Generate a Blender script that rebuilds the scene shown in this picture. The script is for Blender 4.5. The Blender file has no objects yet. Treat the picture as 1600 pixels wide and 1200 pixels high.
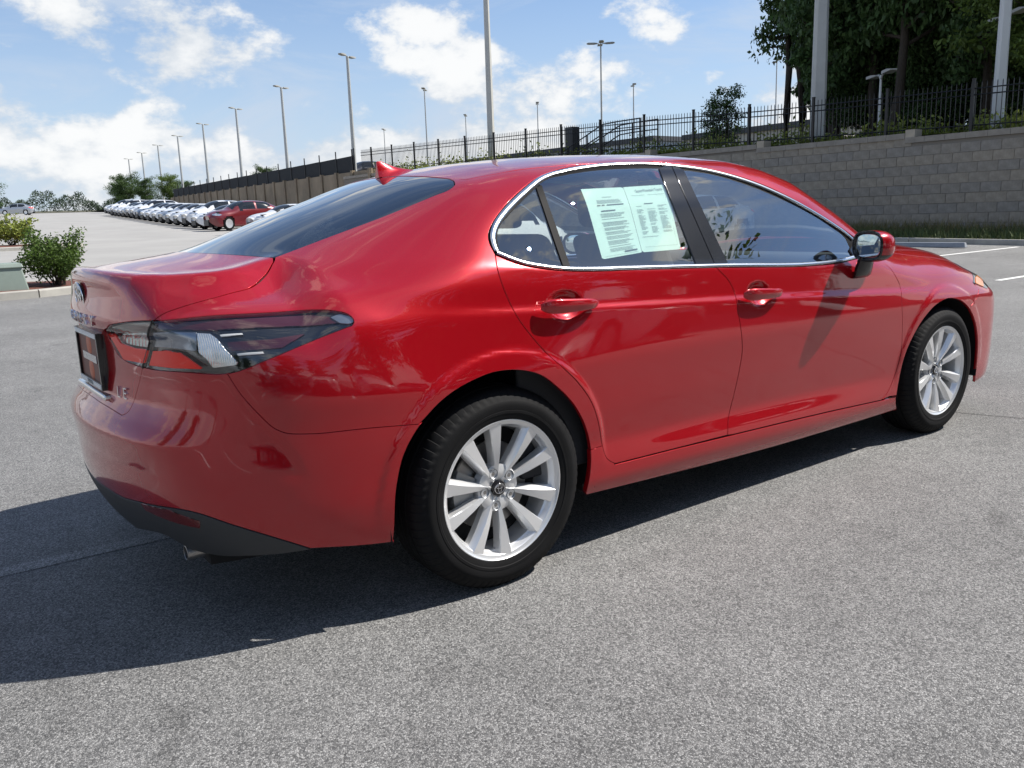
import bpy, bmesh, math, random
import numpy as np
random.seed(7); RNG=np.random.default_rng(11)
scene=bpy.context.scene
# ---------------------------------------------------------------- camera
cam_d=bpy.data.cameras.new('camera'); cam=bpy.data.objects.new('camera',cam_d); scene.collection.objects.link(cam); scene.camera=cam
from mathutils import Matrix, Vector
CR,CU,CF=(0.7966733,-0.6034680,-0.0337346),(0.1450440,0.1367014,0.9799362),(0.5867486,0.7855820,-0.1964358)
cam.matrix_world=Matrix(((CR[0],CU[0],-CF[0],-1.523674),(CR[1],CU[1],-CF[1],-2.998701),(CR[2],CU[2],-CF[2],1.194799),(0,0,0,1)))
cam_d.sensor_width=36.; cam_d.lens=29.7158; cam_d.clip_start=.05; cam_d.clip_end=3000.
# ---------------------------------------------------------------- light
SUN=Vector((.80,-.36,1.0)).normalized()
sd=bpy.data.lights.new('sun','SUN'); sd.energy=4.6; sd.angle=math.radians(.53); sd.color=(1.,.955,.89)
so=bpy.data.objects.new('sun',sd); scene.collection.objects.link(so); so.rotation_mode='QUATERNION'; so.rotation_quaternion=SUN.to_track_quat('Z','Y')
scene.view_settings.view_transform='Standard'; scene.view_settings.look='None'; scene.view_settings.gamma=1.; scene.view_settings.exposure=.72
scene.view_settings.use_curve_mapping=False
w=bpy.data.worlds.new('World'); scene.world=w; w.use_nodes=True; nt=w.node_tree; nt.nodes.clear()
def N(nt,t,**k):
    n=nt.nodes.new(t)
    for a,b in k.items():
        if a=='inp':
            for i,v in b.items(): n.inputs[i].default_value=v
        else: setattr(n,a,b)
    return n
def LK(nt,a,b): nt.links.new(a,b)
sky=N(nt,'ShaderNodeTexSky',sky_type='NISHITA',sun_disc=False,sun_elevation=math.asin(SUN.z),sun_rotation=math.atan2(SUN.x,SUN.y),altitude=300.,air_density=1.,dust_density=.15,ozone_density=1.6)
tc=N(nt,'ShaderNodeTexCoord'); sep=N(nt,'ShaderNodeSeparateXYZ'); LK(nt,tc.outputs['Generated'],sep.inputs[0])
def M(op,a,b=None,c=None,cl=False):
    n=N(nt,'ShaderNodeMath',operation=op,use_clamp=cl)
    for i,v in enumerate((a,b,c)):
        if v is None: continue
        if isinstance(v,(int,float)): n.inputs[i].default_value=v
        else: LK(nt,v,n.inputs[i])
    return n.outputs[0]
def MR(src,a,b,c,d,smooth=True):
    n=N(nt,'ShaderNodeMapRange',interpolation_type='SMOOTHSTEP' if smooth else 'LINEAR',inp={1:a,2:b,3:c,4:d}); LK(nt,src,n.inputs[0]); return n.outputs[0]
def NZ(scale,detail,rough,loc,sc,dist=0.):
    mp=N(nt,'ShaderNodeMapping',inp={'Location':loc,'Scale':sc}); LK(nt,tc.outputs['Generated'],mp.inputs[0])
    n=N(nt,'ShaderNodeTexNoise',inp={'Scale':scale,'Detail':detail,'Roughness':rough,'Distortion':dist}); LK(nt,mp.outputs[0],n.inputs['Vector']); return n.outputs[0]
EL=sep.outputs[2]
big=NZ(3.0,3.,.5,(3.3,1.4,.62),(1,1,2.0)); puff=NZ(8.5,9.,.60,(1.2,.4,2.),(1,1,1.7)); veil=NZ(2.0,9.,.64,(5.,2.,1.),(1,1,4.5),.8)
d1=M('ADD',M('ADD',M('MULTIPLY',big,.50),M('MULTIPLY',puff,.50)),MR(EL,.02,.28,.135,-.035,False))
cum=MR(d1,.515,.575,0.,1.)
lit=M('MULTIPLY',MR(puff,.40,.62,.1,1.),MR(d1,.52,.60,.5,1.))
vl=M('MULTIPLY',MR(veil,.42,.66,0.,.80),MR(EL,.05,.6,1.,.5,False))
hazy=MR(EL,-.02,.34,.80,.10)
ccol=N(nt,'ShaderNodeMixRGB',inp={1:(5.0,5.45,6.0,1),2:(7.5,7.55,7.55,1)}); LK(nt,lit,ccol.inputs[0])
bl=N(nt,'ShaderNodeMixRGB',blend_type='MULTIPLY',inp={0:1.,2:(.80,.95,1.12,1)}); LK(nt,sky.outputs[0],bl.inputs[1])
m1=N(nt,'ShaderNodeMixRGB',inp={2:(4.5,5.3,6.3,1)}); LK(nt,hazy,m1.inputs[0]); LK(nt,bl.outputs[0],m1.inputs[1])
m2=N(nt,'ShaderNodeMixRGB',inp={2:(4.6,5.3,6.3,1)}); LK(nt,vl,m2.inputs[0]); LK(nt,m1.outputs[0],m2.inputs[1])
mix=N(nt,'ShaderNodeMixRGB'); LK(nt,M('MULTIPLY',cum,.96),mix.inputs[0]); LK(nt,m2.outputs[0],mix.inputs[1]); LK(nt,ccol.outputs[0],mix.inputs[2])
bg=N(nt,'ShaderNodeBackground',inp={1:.080}); LK(nt,mix.outputs[0],bg.inputs[0]); wo=N(nt,'ShaderNodeOutputWorld'); LK(nt,bg.outputs[0],wo.inputs[0])
# ---------------------------------------------------------------- materials
MAT={}
def pmat(name,col,rough=.5,metal=0.,coat=0.,coat_r=.03,spec=.5,emit=None,trans=0.,alpha=1.,ior=1.5,noise=None,bump=None,var=None):
    m=bpy.data.materials.new(name); m.use_nodes=True; t=m.node_tree; b=t.nodes['Principled BSDF']
    b.inputs['Base Color'].default_value=(*col,1); b.inputs['Roughness'].default_value=rough; b.inputs['Metallic'].default_value=metal
    b.inputs['Coat Weight'].default_value=coat; b.inputs['Coat Roughness'].default_value=coat_r; b.inputs['Specular IOR Level'].default_value=spec
    b.inputs['Transmission Weight'].default_value=trans; b.inputs['IOR'].default_value=ior
    if emit: b.inputs['Emission Color'].default_value=(*emit[0],1); b.inputs['Emission Strength'].default_value=emit[1]
    if var or bump:
        co=N(t,'ShaderNodeTexCoord')
    if var: # (scale, amount)
        no=N(t,'ShaderNodeTexNoise',inp={'Scale':var[0],'Detail':6.,'Roughness':.6}); LK(t,co.outputs['Object'],no.inputs['Vector'])
        mr=N(t,'ShaderNodeMapRange',inp={1:.3,2:.7,3:1-var[1],4:1+var[1]}); LK(t,no.outputs[0],mr.inputs[0])
        mx=N(t,'ShaderNodeMixRGB',blend_type='MULTIPLY',inp={0:1.,1:(*col,1)}); LK(t,mr.outputs[0],mx.inputs[2]); LK(t,mx.outputs[0],b.inputs['Base Color'])
    if bump: # (scale, strength, distance)
        no=N(t,'ShaderNodeTexNoise',inp={'Scale':bump[0],'Detail':4.}); LK(t,co.outputs['Object'],no.inputs['Vector'])
        bp=N(t,'ShaderNodeBump',inp={'Strength':bump[1],'Distance':bump[2]}); LK(t,no.outputs[0],bp.inputs['Height']); LK(t,bp.outputs[0],b.inputs['Normal'])
    MAT[name]=m; return m
def glassmat(name,tint,refl=1.,rough=0.):
    m=bpy.data.materials.new(name); m.use_nodes=True; t=m.node_tree; t.nodes.clear()
    ge=N(t,'ShaderNodeNewGeometry'); io=N(t,'ShaderNodeMath',operation='MULTIPLY_ADD'); LK(t,ge.outputs['Backfacing'],io.inputs[0]); io.inputs[1].default_value=1/1.52-1.52; io.inputs[2].default_value=1.52
    fr=N(t,'ShaderNodeFresnel'); LK(t,io.outputs[0],fr.inputs[0]); gl=N(t,'ShaderNodeBsdfGlossy',inp={'Roughness':rough}); gl.inputs[0].default_value=(1,1,1,1)
    tr=N(t,'ShaderNodeBsdfTransparent'); tr.inputs[0].default_value=(*tint,1)
    ml=N(t,'ShaderNodeMath',operation='MULTIPLY_ADD',use_clamp=True); LK(t,fr.outputs[0],ml.inputs[0]); ml.inputs[1].default_value=2.7*refl; ml.inputs[2].default_value=.05*refl
    mx=N(t,'ShaderNodeMixShader'); LK(t,ml.outputs[0],mx.inputs[0]); LK(t,tr.outputs[0],mx.inputs[1]); LK(t,gl.outputs[0],mx.inputs[2])
    o=N(t,'ShaderNodeOutputMaterial'); LK(t,mx.outputs[0],o.inputs[0]); MAT[name]=m; return m
pmat('red_paint',(.37,.0034,.0092),.26,.28,1.,.03,.15); MAT['red_paint'].node_tree.nodes['Principled BSDF'].inputs['Coat IOR'].default_value=1.58
pmat('black_trim',(.008,.008,.009),.55,spec=.06); pmat('black_gloss',(.010,.010,.012),.12,spec=.6); pmat('satin_black',(.010,.0095,.011),.13,0.,spec=.5)
pmat('black_plastic',(.030,.032,.034),.55,bump=(900.,.15,.0006)); pmat('dark_void',(.006,.006,.007),.9)
pmat('chrome',(.86,.86,.87),.10,1.); pmat('bright_trim',(.80,.80,.80),.20,1.); pmat('alloy',(.76,.765,.77),.30,.60,.35,.06)
pmat('alloy_dark',(.30,.31,.32),.4,.8); pmat('steel',(.32,.31,.30),.38,.9); pmat('rubber',(.0085,.0085,.009),.72,spec=.15,bump=(260.,.25,.0012),var=(9.,.25))
pmat('seat_fabric',(.020,.020,.023),.8); pmat('interior',(.03,.03,.033),.7); pmat('headliner',(.32,.31,.29),.9)
pmat('mirror_glass',(.88,.92,.93),.01,1.); pmat('lens_red',(.85,.022,.010),.15,0.,.6,.02,.2,emit=None); pmat('lens_dark',(.06,.007,.010),.12,0.,1.,.01)
pmat('lens_smoke',(.008,.008,.010),.08,0.,1.,.01); pmat('reflector',(.88,.88,.86),.16,.95); pmat('amber',(.75,.22,.02),.2,0.,1.); pmat('dark_red',(.10,.006,.006),.25,0.,.6)
pmat('paper',(.60,.79,.71),.75,var=(14.,.05)); pmat('ink',(.06,.09,.10),.7); pmat('plate_orange',(.52,.12,.05),.45); pmat('white_print',(.75,.75,.73),.5); pmat('plate_brown',(.16,.05,.035),.5)
glassmat('side_glass',(.86,.92,.90)); glassmat('rear_glass',(.03,.036,.042),.55); glassmat('clear_lens',(.97,.97,.97),.30)

# ---- the car body as one smooth surface: side Ys(x,z), top H(x,y), tail Xr(y,z), nose Xf(y,z)
GX=np.arange(-1.40,4.1001,.005); GZ=np.arange(0.0,1.701,.005); GY=np.arange(0.0,1.101,.005)
def gblur(a,s,ax):
    if s<=0: return a
    n=int(3*s+1); k=np.exp(-.5*(np.arange(-n,n+1)/s)**2); k/=k.sum()
    a=np.moveaxis(a,ax,0); p=np.concatenate([2*a[:1]-a[n:0:-1],a,2*a[-1:]-a[-2:-n-2:-1]],0)
    o=sum(k[i]*p[i:i+a.shape[0]] for i in range(2*n+1))
    return np.moveaxis(o,0,ax)
def curve(px,py,g,s):           # smooth curve through rough points
    return gblur(np.interp(g,px,py),s/(g[1]-g[0]),0)
class Tab:
    def __init__(s,t,u,v):
        s.t=t; s.u0=u[0]; s.du=u[1]-u[0]; s.v0=v[0]; s.dv=v[1]-v[0]
        s.gu=np.gradient(t,s.du,axis=0); s.gv=np.gradient(t,s.dv,axis=1)
    def _w(s,u,v):
        a=np.clip((u-s.u0)/s.du,0,s.t.shape[0]-1.001); b=np.clip((v-s.v0)/s.dv,0,s.t.shape[1]-1.001)
        i=a.astype(int); j=b.astype(int); return i,j,a-i,b-j
    @staticmethod
    def _b(t,w):
        i,j,a,b=w; return (t[i,j]*(1-a)*(1-b)+t[i+1,j]*a*(1-b)+t[i,j+1]*(1-a)*b+t[i+1,j+1]*a*b)
    def val(s,u,v): return s._b(s.t,s._w(u,v))
    def all(s,u,v):
        w=s._w(u,v); return s._b(s.t,w),s._b(s.gu,w),s._b(s.gv,w)
SX=[-1.2,-.9,-.6,-.3,0.,.4,.8,1.2,1.7,2.15,2.5,2.85,3.2,3.5,3.8]
# crease and belt heights
CZ=curve([-1.2,-.25,.05,1.14,2.31,3.0,3.8],[.95,.92,.901,.848,.782,.745,.70],GX,.10)
BZ=curve([-1.2,-.6,-.2,.1,.3,.7,1.2,2.1,2.6,3.2,3.9],[1.06,1.07,1.065,1.045,1.02,.998,.975,.932,.905,.87,.80],GX,.08)
rows=[ # (z , y) per station: number or list over SX
 ('abs',[.10]*15,                                                     [.74,.78,.80,.80,.80,.79,.79,.79,.79,.79,.80,.80,.78,.70,.50]),
 ('abs',[.27,.26,.25,.25,.24,.215,.205,.195,.185,.18,.18,.17,.16,.15,.15],[.80,.855,.885,.895,.888,.872,.868,.866,.866,.866,.868,.865,.855,.82,.74]),
 ('abs',[.33,.32,.31,.30,.29,.265,.255,.25,.24,.235,.23,.22,.21,.20,.20],[.82,.875,.898,.905,.897,.892,.889,.887,.885,.885,.886,.892,.885,.85,.78]),
 ('abs',[.40,.40,.39,.37,.35,.33,.318,.31,.298,.285,.28,.28,.28,.28,.28],[.83,.885,.905,.912,.904,.892,.889,.887,.885,.886,.889,.898,.892,.858,.80]),
 ('abs',[.46]*5+[.40,.39,.385,.375,.37]+[.36]*5,                      [.832,.885,.905,.914,.908,.885,.874,.869,.868,.875,.890,.902,.895,.86,.80]),
 ('abs',[.56]*5+[.52]*10,                                             [.835,.888,.908,.919,.918,.900,.893,.889,.888,.892,.900,.908,.896,.858,.79]),
 ('abs',[.70]*15,                                                     [.828,.884,.907,.919,.922,.915,.912,.910,.909,.909,.911,.910,.892,.848,.77]),
 ('cr',[-.010]*15,                                                    [.780,.834,.860,.876,.890,.902,.902,.901,.899,.898,.898,.893,.872,.822,.73]),
 ('cr',[.011]*15,                                                     [.770,.824,.849,.864,.878,.887,.887,.886,.884,.883,.883,.880,.860,.812,.72]),
 ('mid',[.55]*15,                                                     [.745,.796,.822,.842,.866,.879,.879,.878,.875,.873,.872,.866,.84,.785,.69]),
 ('bz',[-.016]*15,                                                    [.66,.705,.745,.796,.846,.868,.871,.871,.868,.864,.857,.842,.81,.70,.50]),
 ('bz',[.012]*15,                                                     [.63,.675,.715,.770,.822,.846,.852,.852,.849,.843,.834,.818,.78,.67,.48]),
 ('abs',[1.22]*15,                                                    [.44,.49,.53,.600,.675,.728,.737,.735,.725,.712,.68,.62,.5,.4,.3]),
 ('abs',[1.40]*15,                                                    [.18,.24,.29,.385,.500,.585,.612,.611,.600,.575,.52,.44,.3,.2,.1]),
 ('abs',[1.70]*15,                                                    [-.2,-.15,-.1,.03,.20,.33,.38,.38,.36,.32,.25,.15,.0,-.1,-.2]),
]
RZ=[];RY=[]
for kind,zz,yy in rows:
    y=curve(SX,yy,GX,.13)
    z=curve(SX,zz,GX,.10)
    if kind=='cr': z=z+CZ
    if kind=='mid': z=CZ+z*(BZ-CZ)
    if kind=='bz': z=z+BZ
    RZ.append(z);RY.append(y)
RZ=np.array(RZ);RY=np.array(RY)
ys=np.stack([np.interp(GZ,RZ[:,i],RY[:,i]) for i in range(len(GX))])
# crisp crease over the doors, soft elsewhere
soft=gblur(gblur(ys,3.2,1),4,0); crisp=gblur(ys,1.0,1)
wx=np.clip((GX-(-.30))/.35,0,1)*np.clip((2.75-GX)/.3,0,1); wx=wx*wx*(3-2*wx)
wz=np.exp(-((GZ[None,:]-CZ[:,None])/.05)**2)
bw=np.clip((GX-.0)/.15,0,1)*np.clip((2.35-GX)/.3,0,1)
wb=np.exp(-((GZ[None,:]-BZ[:,None])/.04)**2)*bw[:,None]
w=np.maximum(wz*wx[:,None],wb)
# wheel-arch flanges
ARCH=[(0.0,.328,.388),(2.825,.328,.378)]
XX,ZZ=np.meshgrid(GX,GZ,indexing='ij')
fl=np.zeros_like(ys)
for cx,cz,r in ARCH:
    d=np.hypot(XX-cx,ZZ-cz)-r
    t=np.clip(1-(d-.056)/.015,0,1); t=t*t*(3-2*t)
    fl=np.maximum(fl,t*.0085*np.clip((ZZ-.30)/.15,0,1))
dent=np.zeros_like(ys)
for hx,hz in ((.285,.897),(1.30,.852)):
    q=np.clip(1.15-((XX-hx)/.075)**2-((ZZ-hz)/.048)**2,0,1); dent=np.maximum(dent,.020*q*q*(3-2*q))
YS=Tab(-dent+soft*(1-w)+crisp*w+gblur(gblur(fl,1.05,1),1.05,0),GX,GZ)
# ---- top
TCX=[-1.4,-1.06,-1.0,-.85,-.64,-.55,-.3,0.,.10,.35,.6,.9,1.2,1.5,1.75,2.0,2.3,2.55,2.68,2.9,3.2,3.45,3.65,3.80,3.9,4.1]
TCZ=[1.055,1.056,1.060,1.080,1.108,1.135,1.225,1.325,1.354,1.397,1.421,1.438,1.445,1.436,1.408,1.355,1.235,1.105,1.045,1.015,.975,.925,.870,.80,.72,.4]
zc=curve(TCX,TCZ,GX,.035)
Y2=GY[None,:]**2
bk=np.clip((.35-GX)/.5,0,1)*np.clip((GX+.95)/.3,0,1); fr=np.clip((GX-1.5)/.5,0,1)*np.clip((3.0-GX)/.4,0,1)
bk=gblur(bk,12,0); fr=gblur(fr,12,0)
xs=GX[:,None]-bk[:,None]*.36*Y2+fr[:,None]*.42*Y2
zt=np.interp(xs,GX,zc)
cr=curve([-1.4,-.8,-.4,.2,.8,1.5,2.2,2.9,3.5,4.1],[.10,.10,.12,.13,.135,.135,.12,.12,.16,.25],GX,.15)
# boot-lid crest: the deck breaks downwards outside this plan curve
CP=np.array([(-.40,.47),(-.53,.478),(-.60,.500),(-.67,.528),(-.73,.530),(-.79,.508),(-.86,.462),(-.92,.390),(-.958,.290),(-.978,.16),(-.984,0.),(-.984,-.3),(-.40,-.3)])
PX,PY=np.meshgrid(GX,GY,indexing='ij'); a_=CP; b_=np.roll(CP,-1,0); dmin=np.full(PX.shape,9.); ins=np.zeros(PX.shape,bool)
for (x0,y0),(x1,y1) in zip(a_,b_):
    L=(x1-x0)**2+(y1-y0)**2; t=np.clip(((PX-x0)*(x1-x0)+(PY-y0)*(y1-y0))/L,0,1); dmin=np.minimum(dmin,np.hypot(PX-x0-t*(x1-x0),PY-y0-t*(y1-y0)))
    if y1!=y0: ins^=((y0>PY)!=(y1>PY))&(PX<(x1-x0)*(PY-y0)/(y1-y0)+x0)
sd=np.where(ins,-dmin,dmin); q_=.0035; sp=q_*np.log1p(np.exp(np.clip(sd/q_,-30,30)))
fd=np.clip((-.46-PX)/.14,0,1); fd=fd*fd*(3-2*fd)
HT=Tab(zt-cr[:,None]*Y2*(1+.5*Y2)-.50*np.minimum(sp,.22)*fd+.010*np.exp(-(sd/.045)**2)*fd,GX,GY)
# ---- tail: profile on the centre line, then plan sweep
TZ=[0.0,.20,.25,.30,.36,.42,.50,.60,.68,.76,.85,.95,1.03,1.06,1.10,1.7]
TX=[-.78,-.925,-.968,-.998,-1.022,-1.034,-1.037,-1.032,-1.022,-1.014,-1.008,-1.002,-.992,-.988,-.985,-.97]
tb=curve(TZ,TX,GZ,.02)
DZ=[0.,.50,.57,.590,.615,.640,.668,.69,.76,.83,.880,.898,.920,.940,.965,.995,1.02,1.045,1.06,1.08,1.7]
DX=[0.,0.,-.012,-.016,-.004,.010,.022,.030,.034,.030,.024,-.001,-.005,-.003,0.,.002,.001,-.004,-.008,-.010,-.010]
td=curve(DZ,DX,GZ,.0055)
y=GY[:,None]
fz=np.clip((.74-y)/.30,0,1); fz=fz*fz*(3-2*fz)
tail=tb[None,:]+td[None,:]*fz+.105*(y/.6)**2+.17*(np.clip(y-.45,0,9)/.42)**3.0
XR=Tab(tail,GY,GZ)
NZ=[0.,.14,.22,.32,.45,.55,.62,.68,.74,.80,.86,1.7]
NX=[3.50,3.72,3.80,3.82,3.835,3.845,3.85,3.845,3.82,3.77,3.68,2.7]
nc=curve(NZ,NX,GZ,.02)
nose=nc[None,:]-.115*(y/.6)**2-.10*(np.clip(y-.5,0,9)/.4)**2.6
XF=Tab(nose,GY,GZ)
# sculpted facet at the bumper corner: mapped on (angle round the tail, height), falling away behind a ridge line
RG=np.array([(0.589,0.798),(0.575,0.777),(0.562,0.756),(0.548,0.736),(0.532,0.717),(0.515,0.698),(0.498,0.679),(0.480,0.660),(0.441,0.613),(0.417,0.584),(0.394,0.551),(0.377,0.516),(0.370,0.478),(0.393,0.448)])
PH=np.arange(0.,1.6,.004); PZ=np.arange(.2,1.0,.004); PA,PB=np.meshgrid(PH,PZ,indexing='ij')
rz_=np.interp(PZ,RG[::-1,1],RG[::-1,0])[None,:]; sd=(PA-rz_)*.62*.75
t=np.clip((sd+.002)/.016,0,1); q=np.clip(1-sd/.20,0,1); zf=np.clip((PB-.47)/.14,0,1)*np.clip((.83-PB)/.05,0,1)
PD=Tab(gblur(gblur(.0095*t*t*(3-2*t)*q*q*(3-2*q)*zf*zf*(3-2*zf),.7,0),1.5,1),PH,PZ)
def smax(a,b,k):
    h=np.clip(1-np.abs(a-b)/k,0,1); return np.maximum(a,b)+h*h*k*.25
def lerp(x,a,b,u,v): 
    t=np.clip((x-a)/(b-a),0,1); t=t*t*(3-2*t); return u+(v-u)*t
def fbody(P):
    x,y,z=P[...,0],np.abs(P[...,1]),P[...,2]
    v,a,b=YS.all(x,z); g1=(y-v)/np.sqrt(1+a*a+b*b)
    v,a,b=HT.all(x,y); g2=(z-v)/np.sqrt(1+a*a+b*b)
    v,a,b=XR.all(y,z); g3=(v-x)/np.sqrt(1+a*a+b*b)
    v,a,b=XF.all(y,z); g4=(x-v)/np.sqrt(1+a*a+b*b)
    k12=lerp(x,-.7,.3,.13,.07); k12=k12+lerp(x,2.3,2.8,0,.05)
    k13=lerp(z,.6,.8,.16,.12)
    side=smax(g1,g3,k13)
    side=smax(side,g4,.10)
    k=np.where(x<-.75,.035,k12)
    k=lerp(x,-.98,-.80,.03,k12)
    # lip on the boot stays crisp, its ends soften into the wings
    k=k+lerp(y,.50,.72,0,.09)*lerp(x,-.98,-.80,1,0)
    r=smax(side,g2,k)
    m=(x<-.3)&(z<.9)
    ph=np.arctan2(-(x+.30),np.maximum(y,1e-4)); return r+np.where(m,PD.val(ph,z),0.)
def grad(P,e=.002):
    g=np.empty(P.shape)
    for i in range(3):
        d=np.zeros(3); d[i]=e; g[...,i]=fbody(P+d)-fbody(P-d)
    return g/np.maximum(np.linalg.norm(g,axis=-1,keepdims=True),1e-9)
def cast(O,D,off=0.,tmax=12.,n=90):
    """march rays onto the surface f=off; returns points and hit mask"""
    O=np.broadcast_to(O,D.shape); D=D/np.linalg.norm(D,axis=-1,keepdims=True)
    t=np.zeros(D.shape[:-1]); 
    for i in range(n):
        f=fbody(O+D*t[...,None])-off
        t=t+np.clip(f,-.2,.35)*.75
    P=O+D*t[...,None]
    return P,(np.abs(fbody(P)-off)<.004)&(t<tmax)

# ---------------------------------------------------------------- mesh helpers
from mathutils import Vector, Matrix
from mathutils.geometry import delaunay_2d_cdt
COL=bpy.context.scene.collection
def new_obj(name,me,mat=None,parent=None):
    o=bpy.data.objects.new(name,me); COL.objects.link(o)
    if mat is not None and me is not None:
        me.materials.append(mat)
    if parent is not None: o.parent=parent
    return o
def mesh_from(name,verts,faces,normals=None,smooth=True):
    me=bpy.data.meshes.new(name); me.from_pydata([tuple(v) for v in verts],[],[tuple(f) for f in faces])
    if smooth: me.polygons.foreach_set('use_smooth',[True]*len(me.polygons))
    me.update()
    if normals is not None: me.normals_split_custom_set_from_vertices([tuple(n) for n in normals])
    return me
def empty(name,loc=(0,0,0),rz=0.,parent=None):
    o=bpy.data.objects.new(name,None); COL.objects.link(o); o.location=loc; o.rotation_euler=(0,0,rz)
    o.empty_display_size=.2
    if parent is not None: o.parent=parent
    return o
def tag(o,label,cat,group=None):
    o['label']=label; o['category']=cat
    if group: o['group']=group
    return o
def structure(o): o['kind']='structure'; return o
def copy_tree(o,parent=None):
    c=o.copy(); COL.objects.link(c)
    if parent is not None: c.parent=parent
    for ch in o.children: copy_tree(ch,c)
    return c
class MB:
    """collects simple solids into one mesh"""
    def __init__(s): s.v=[]; s.f=[]
    def add(s,v,f):
        n=len(s.v); s.v+=[tuple(p) for p in v]; s.f+=[tuple(i+n for i in q) for q in f]
    def box(s,x0,x1,y0,y1,z0,z1):
        s.add([(x0,y0,z0),(x1,y0,z0),(x1,y1,z0),(x0,y1,z0),(x0,y0,z1),(x1,y0,z1),(x1,y1,z1),(x0,y1,z1)],
              [(0,3,2,1),(4,5,6,7),(0,1,5,4),(1,2,6,5),(2,3,7,6),(3,0,4,7)])
    def hexa(s,b,t):   # two quads bottom/top
        s.add(list(b)+list(t),[(0,3,2,1),(4,5,6,7),(0,1,5,4),(1,2,6,5),(2,3,7,6),(3,0,4,7)])
    def tube(s,pts,r,n=8,cap=True):
        pts=[Vector(p) for p in pts]; rs=r if hasattr(r,'__len__') else [r]*len(pts); v=[];f=[]
        up=Vector((0,0,1)); 
        for i,p in enumerate(pts):
            t=(pts[min(i+1,len(pts)-1)]-pts[max(i-1,0)]).normalized()
            a=t.cross(up)
            if a.length<1e-3: a=t.cross(Vector((1,0,0)))
            a.normalize(); b=t.cross(a)
            for k in range(n):
                an=2*math.pi*k/n; v.append(p+(a*math.cos(an)+b*math.sin(an))*rs[i])
        for i in range(len(pts)-1):
            for k in range(n): f.append((i*n+k,i*n+(k+1)%n,(i+1)*n+(k+1)%n,(i+1)*n+k))
        if cap: f.append(tuple(range(n))); f.append(tuple((len(pts)-1)*n+k for k in reversed(range(n))))
        s.add(v,f)
    def lathe(s,prof,n=48,axis='y',c=(0,0,0),close=False):
        v=[];f=[]
        for k in range(n):
            an=2*math.pi*k/n; ca,sa=math.cos(an),math.sin(an)
            for r,a in prof:
                p=(r*ca,a,r*sa) if axis=='y' else ((r*ca,r*sa,a) if axis=='z' else (a,r*ca,r*sa))
                v.append((p[0]+c[0],p[1]+c[1],p[2]+c[2]))
        m=len(prof)
        for k in range(n):
            k2=(k+1)%n
            for i in range(m-1 if not close else m):
                j=(i+1)%m
                f.append((k*m+i,k*m+j,k2*m+j,k2*m+i))
        s.add(v,f)
    def mesh(s,name,smooth=True,angle=None):
        me=bpy.data.meshes.new(name); me.from_pydata(s.v,[],s.f); me.update()
        bm=bmesh.new(); bm.from_mesh(me); bmesh.ops.recalc_face_normals(bm,faces=bm.faces)
        if smooth:
            a=math.radians(angle or 35)
            for fc in bm.faces: fc.smooth=True
            for e in bm.edges:
                if len(e.link_faces)==2 and e.calc_face_angle(0)>a: e.smooth=False
        bm.to_mesh(me); bm.free(); return me
    def build(s,name,mat,parent=None,smooth=True,angle=None):
        return new_obj(name,s.mesh(name,smooth,angle),mat,parent)
def bevel_obj(o,w=.004,seg=2):
    m=o.modifiers.new('bevel','BEVEL'); m.width=w; m.segments=seg; m.limit_method='ANGLE'; m.angle_limit=math.radians(40); return o
# ---- trimmed panels on the body surface
def resample(c,step):
    c=np.asarray(c,float); d=np.r_[0,np.cumsum(np.linalg.norm(np.diff(c,axis=0),axis=1))]
    n=max(1,int(round(d[-1]/step))); t=np.linspace(0,d[-1],n+1)
    return np.stack([np.interp(t,d,c[:,k]) for k in range(c.shape[1])],-1)
def inpoly(pt,poly):
    x,y=pt[:,0][:,None],pt[:,1][:,None]; x0,y0=poly[:,0],poly[:,1]; x1,y1=np.roll(x0,-1),np.roll(y0,-1)
    c=((y0>y)!=(y1>y))&(x<(x1-x0)*(y-y0)/np.where(y1==y0,1e-12,y1-y0)+x0)
    return c.sum(1)%2==1
def pdist(pt,poly):
    a=poly; b=np.roll(poly,-1,0); ab=b-a; L=np.maximum((ab**2).sum(1),1e-14)
    out=np.full(len(pt),9.)
    for i in range(0,len(pt),4000):
        p=pt[i:i+4000,None,:]; t=np.clip(((p-a)*ab).sum(2)/L,0,1); out[i:i+4000]=np.sqrt((((a+t[...,None]*ab)-p)**2).sum(2)).min(1)
    return out
def offset_poly(p,dist):
    n=len(p); e=np.roll(p,-1,0)-p; area=.5*np.sum(p[:,0]*np.roll(p[:,1],-1)-np.roll(p[:,0],-1)*p[:,1])
    s=1 if area>0 else -1; L=np.maximum(np.linalg.norm(e,axis=1,keepdims=True),1e-9); nrm=np.stack([-e[:,1],e[:,0]],1)/L*s
    m=nrm+np.roll(nrm,1,0); q=np.maximum((m**2).sum(1,keepdims=True),.6)
    return p+m*2/q*dist
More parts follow.
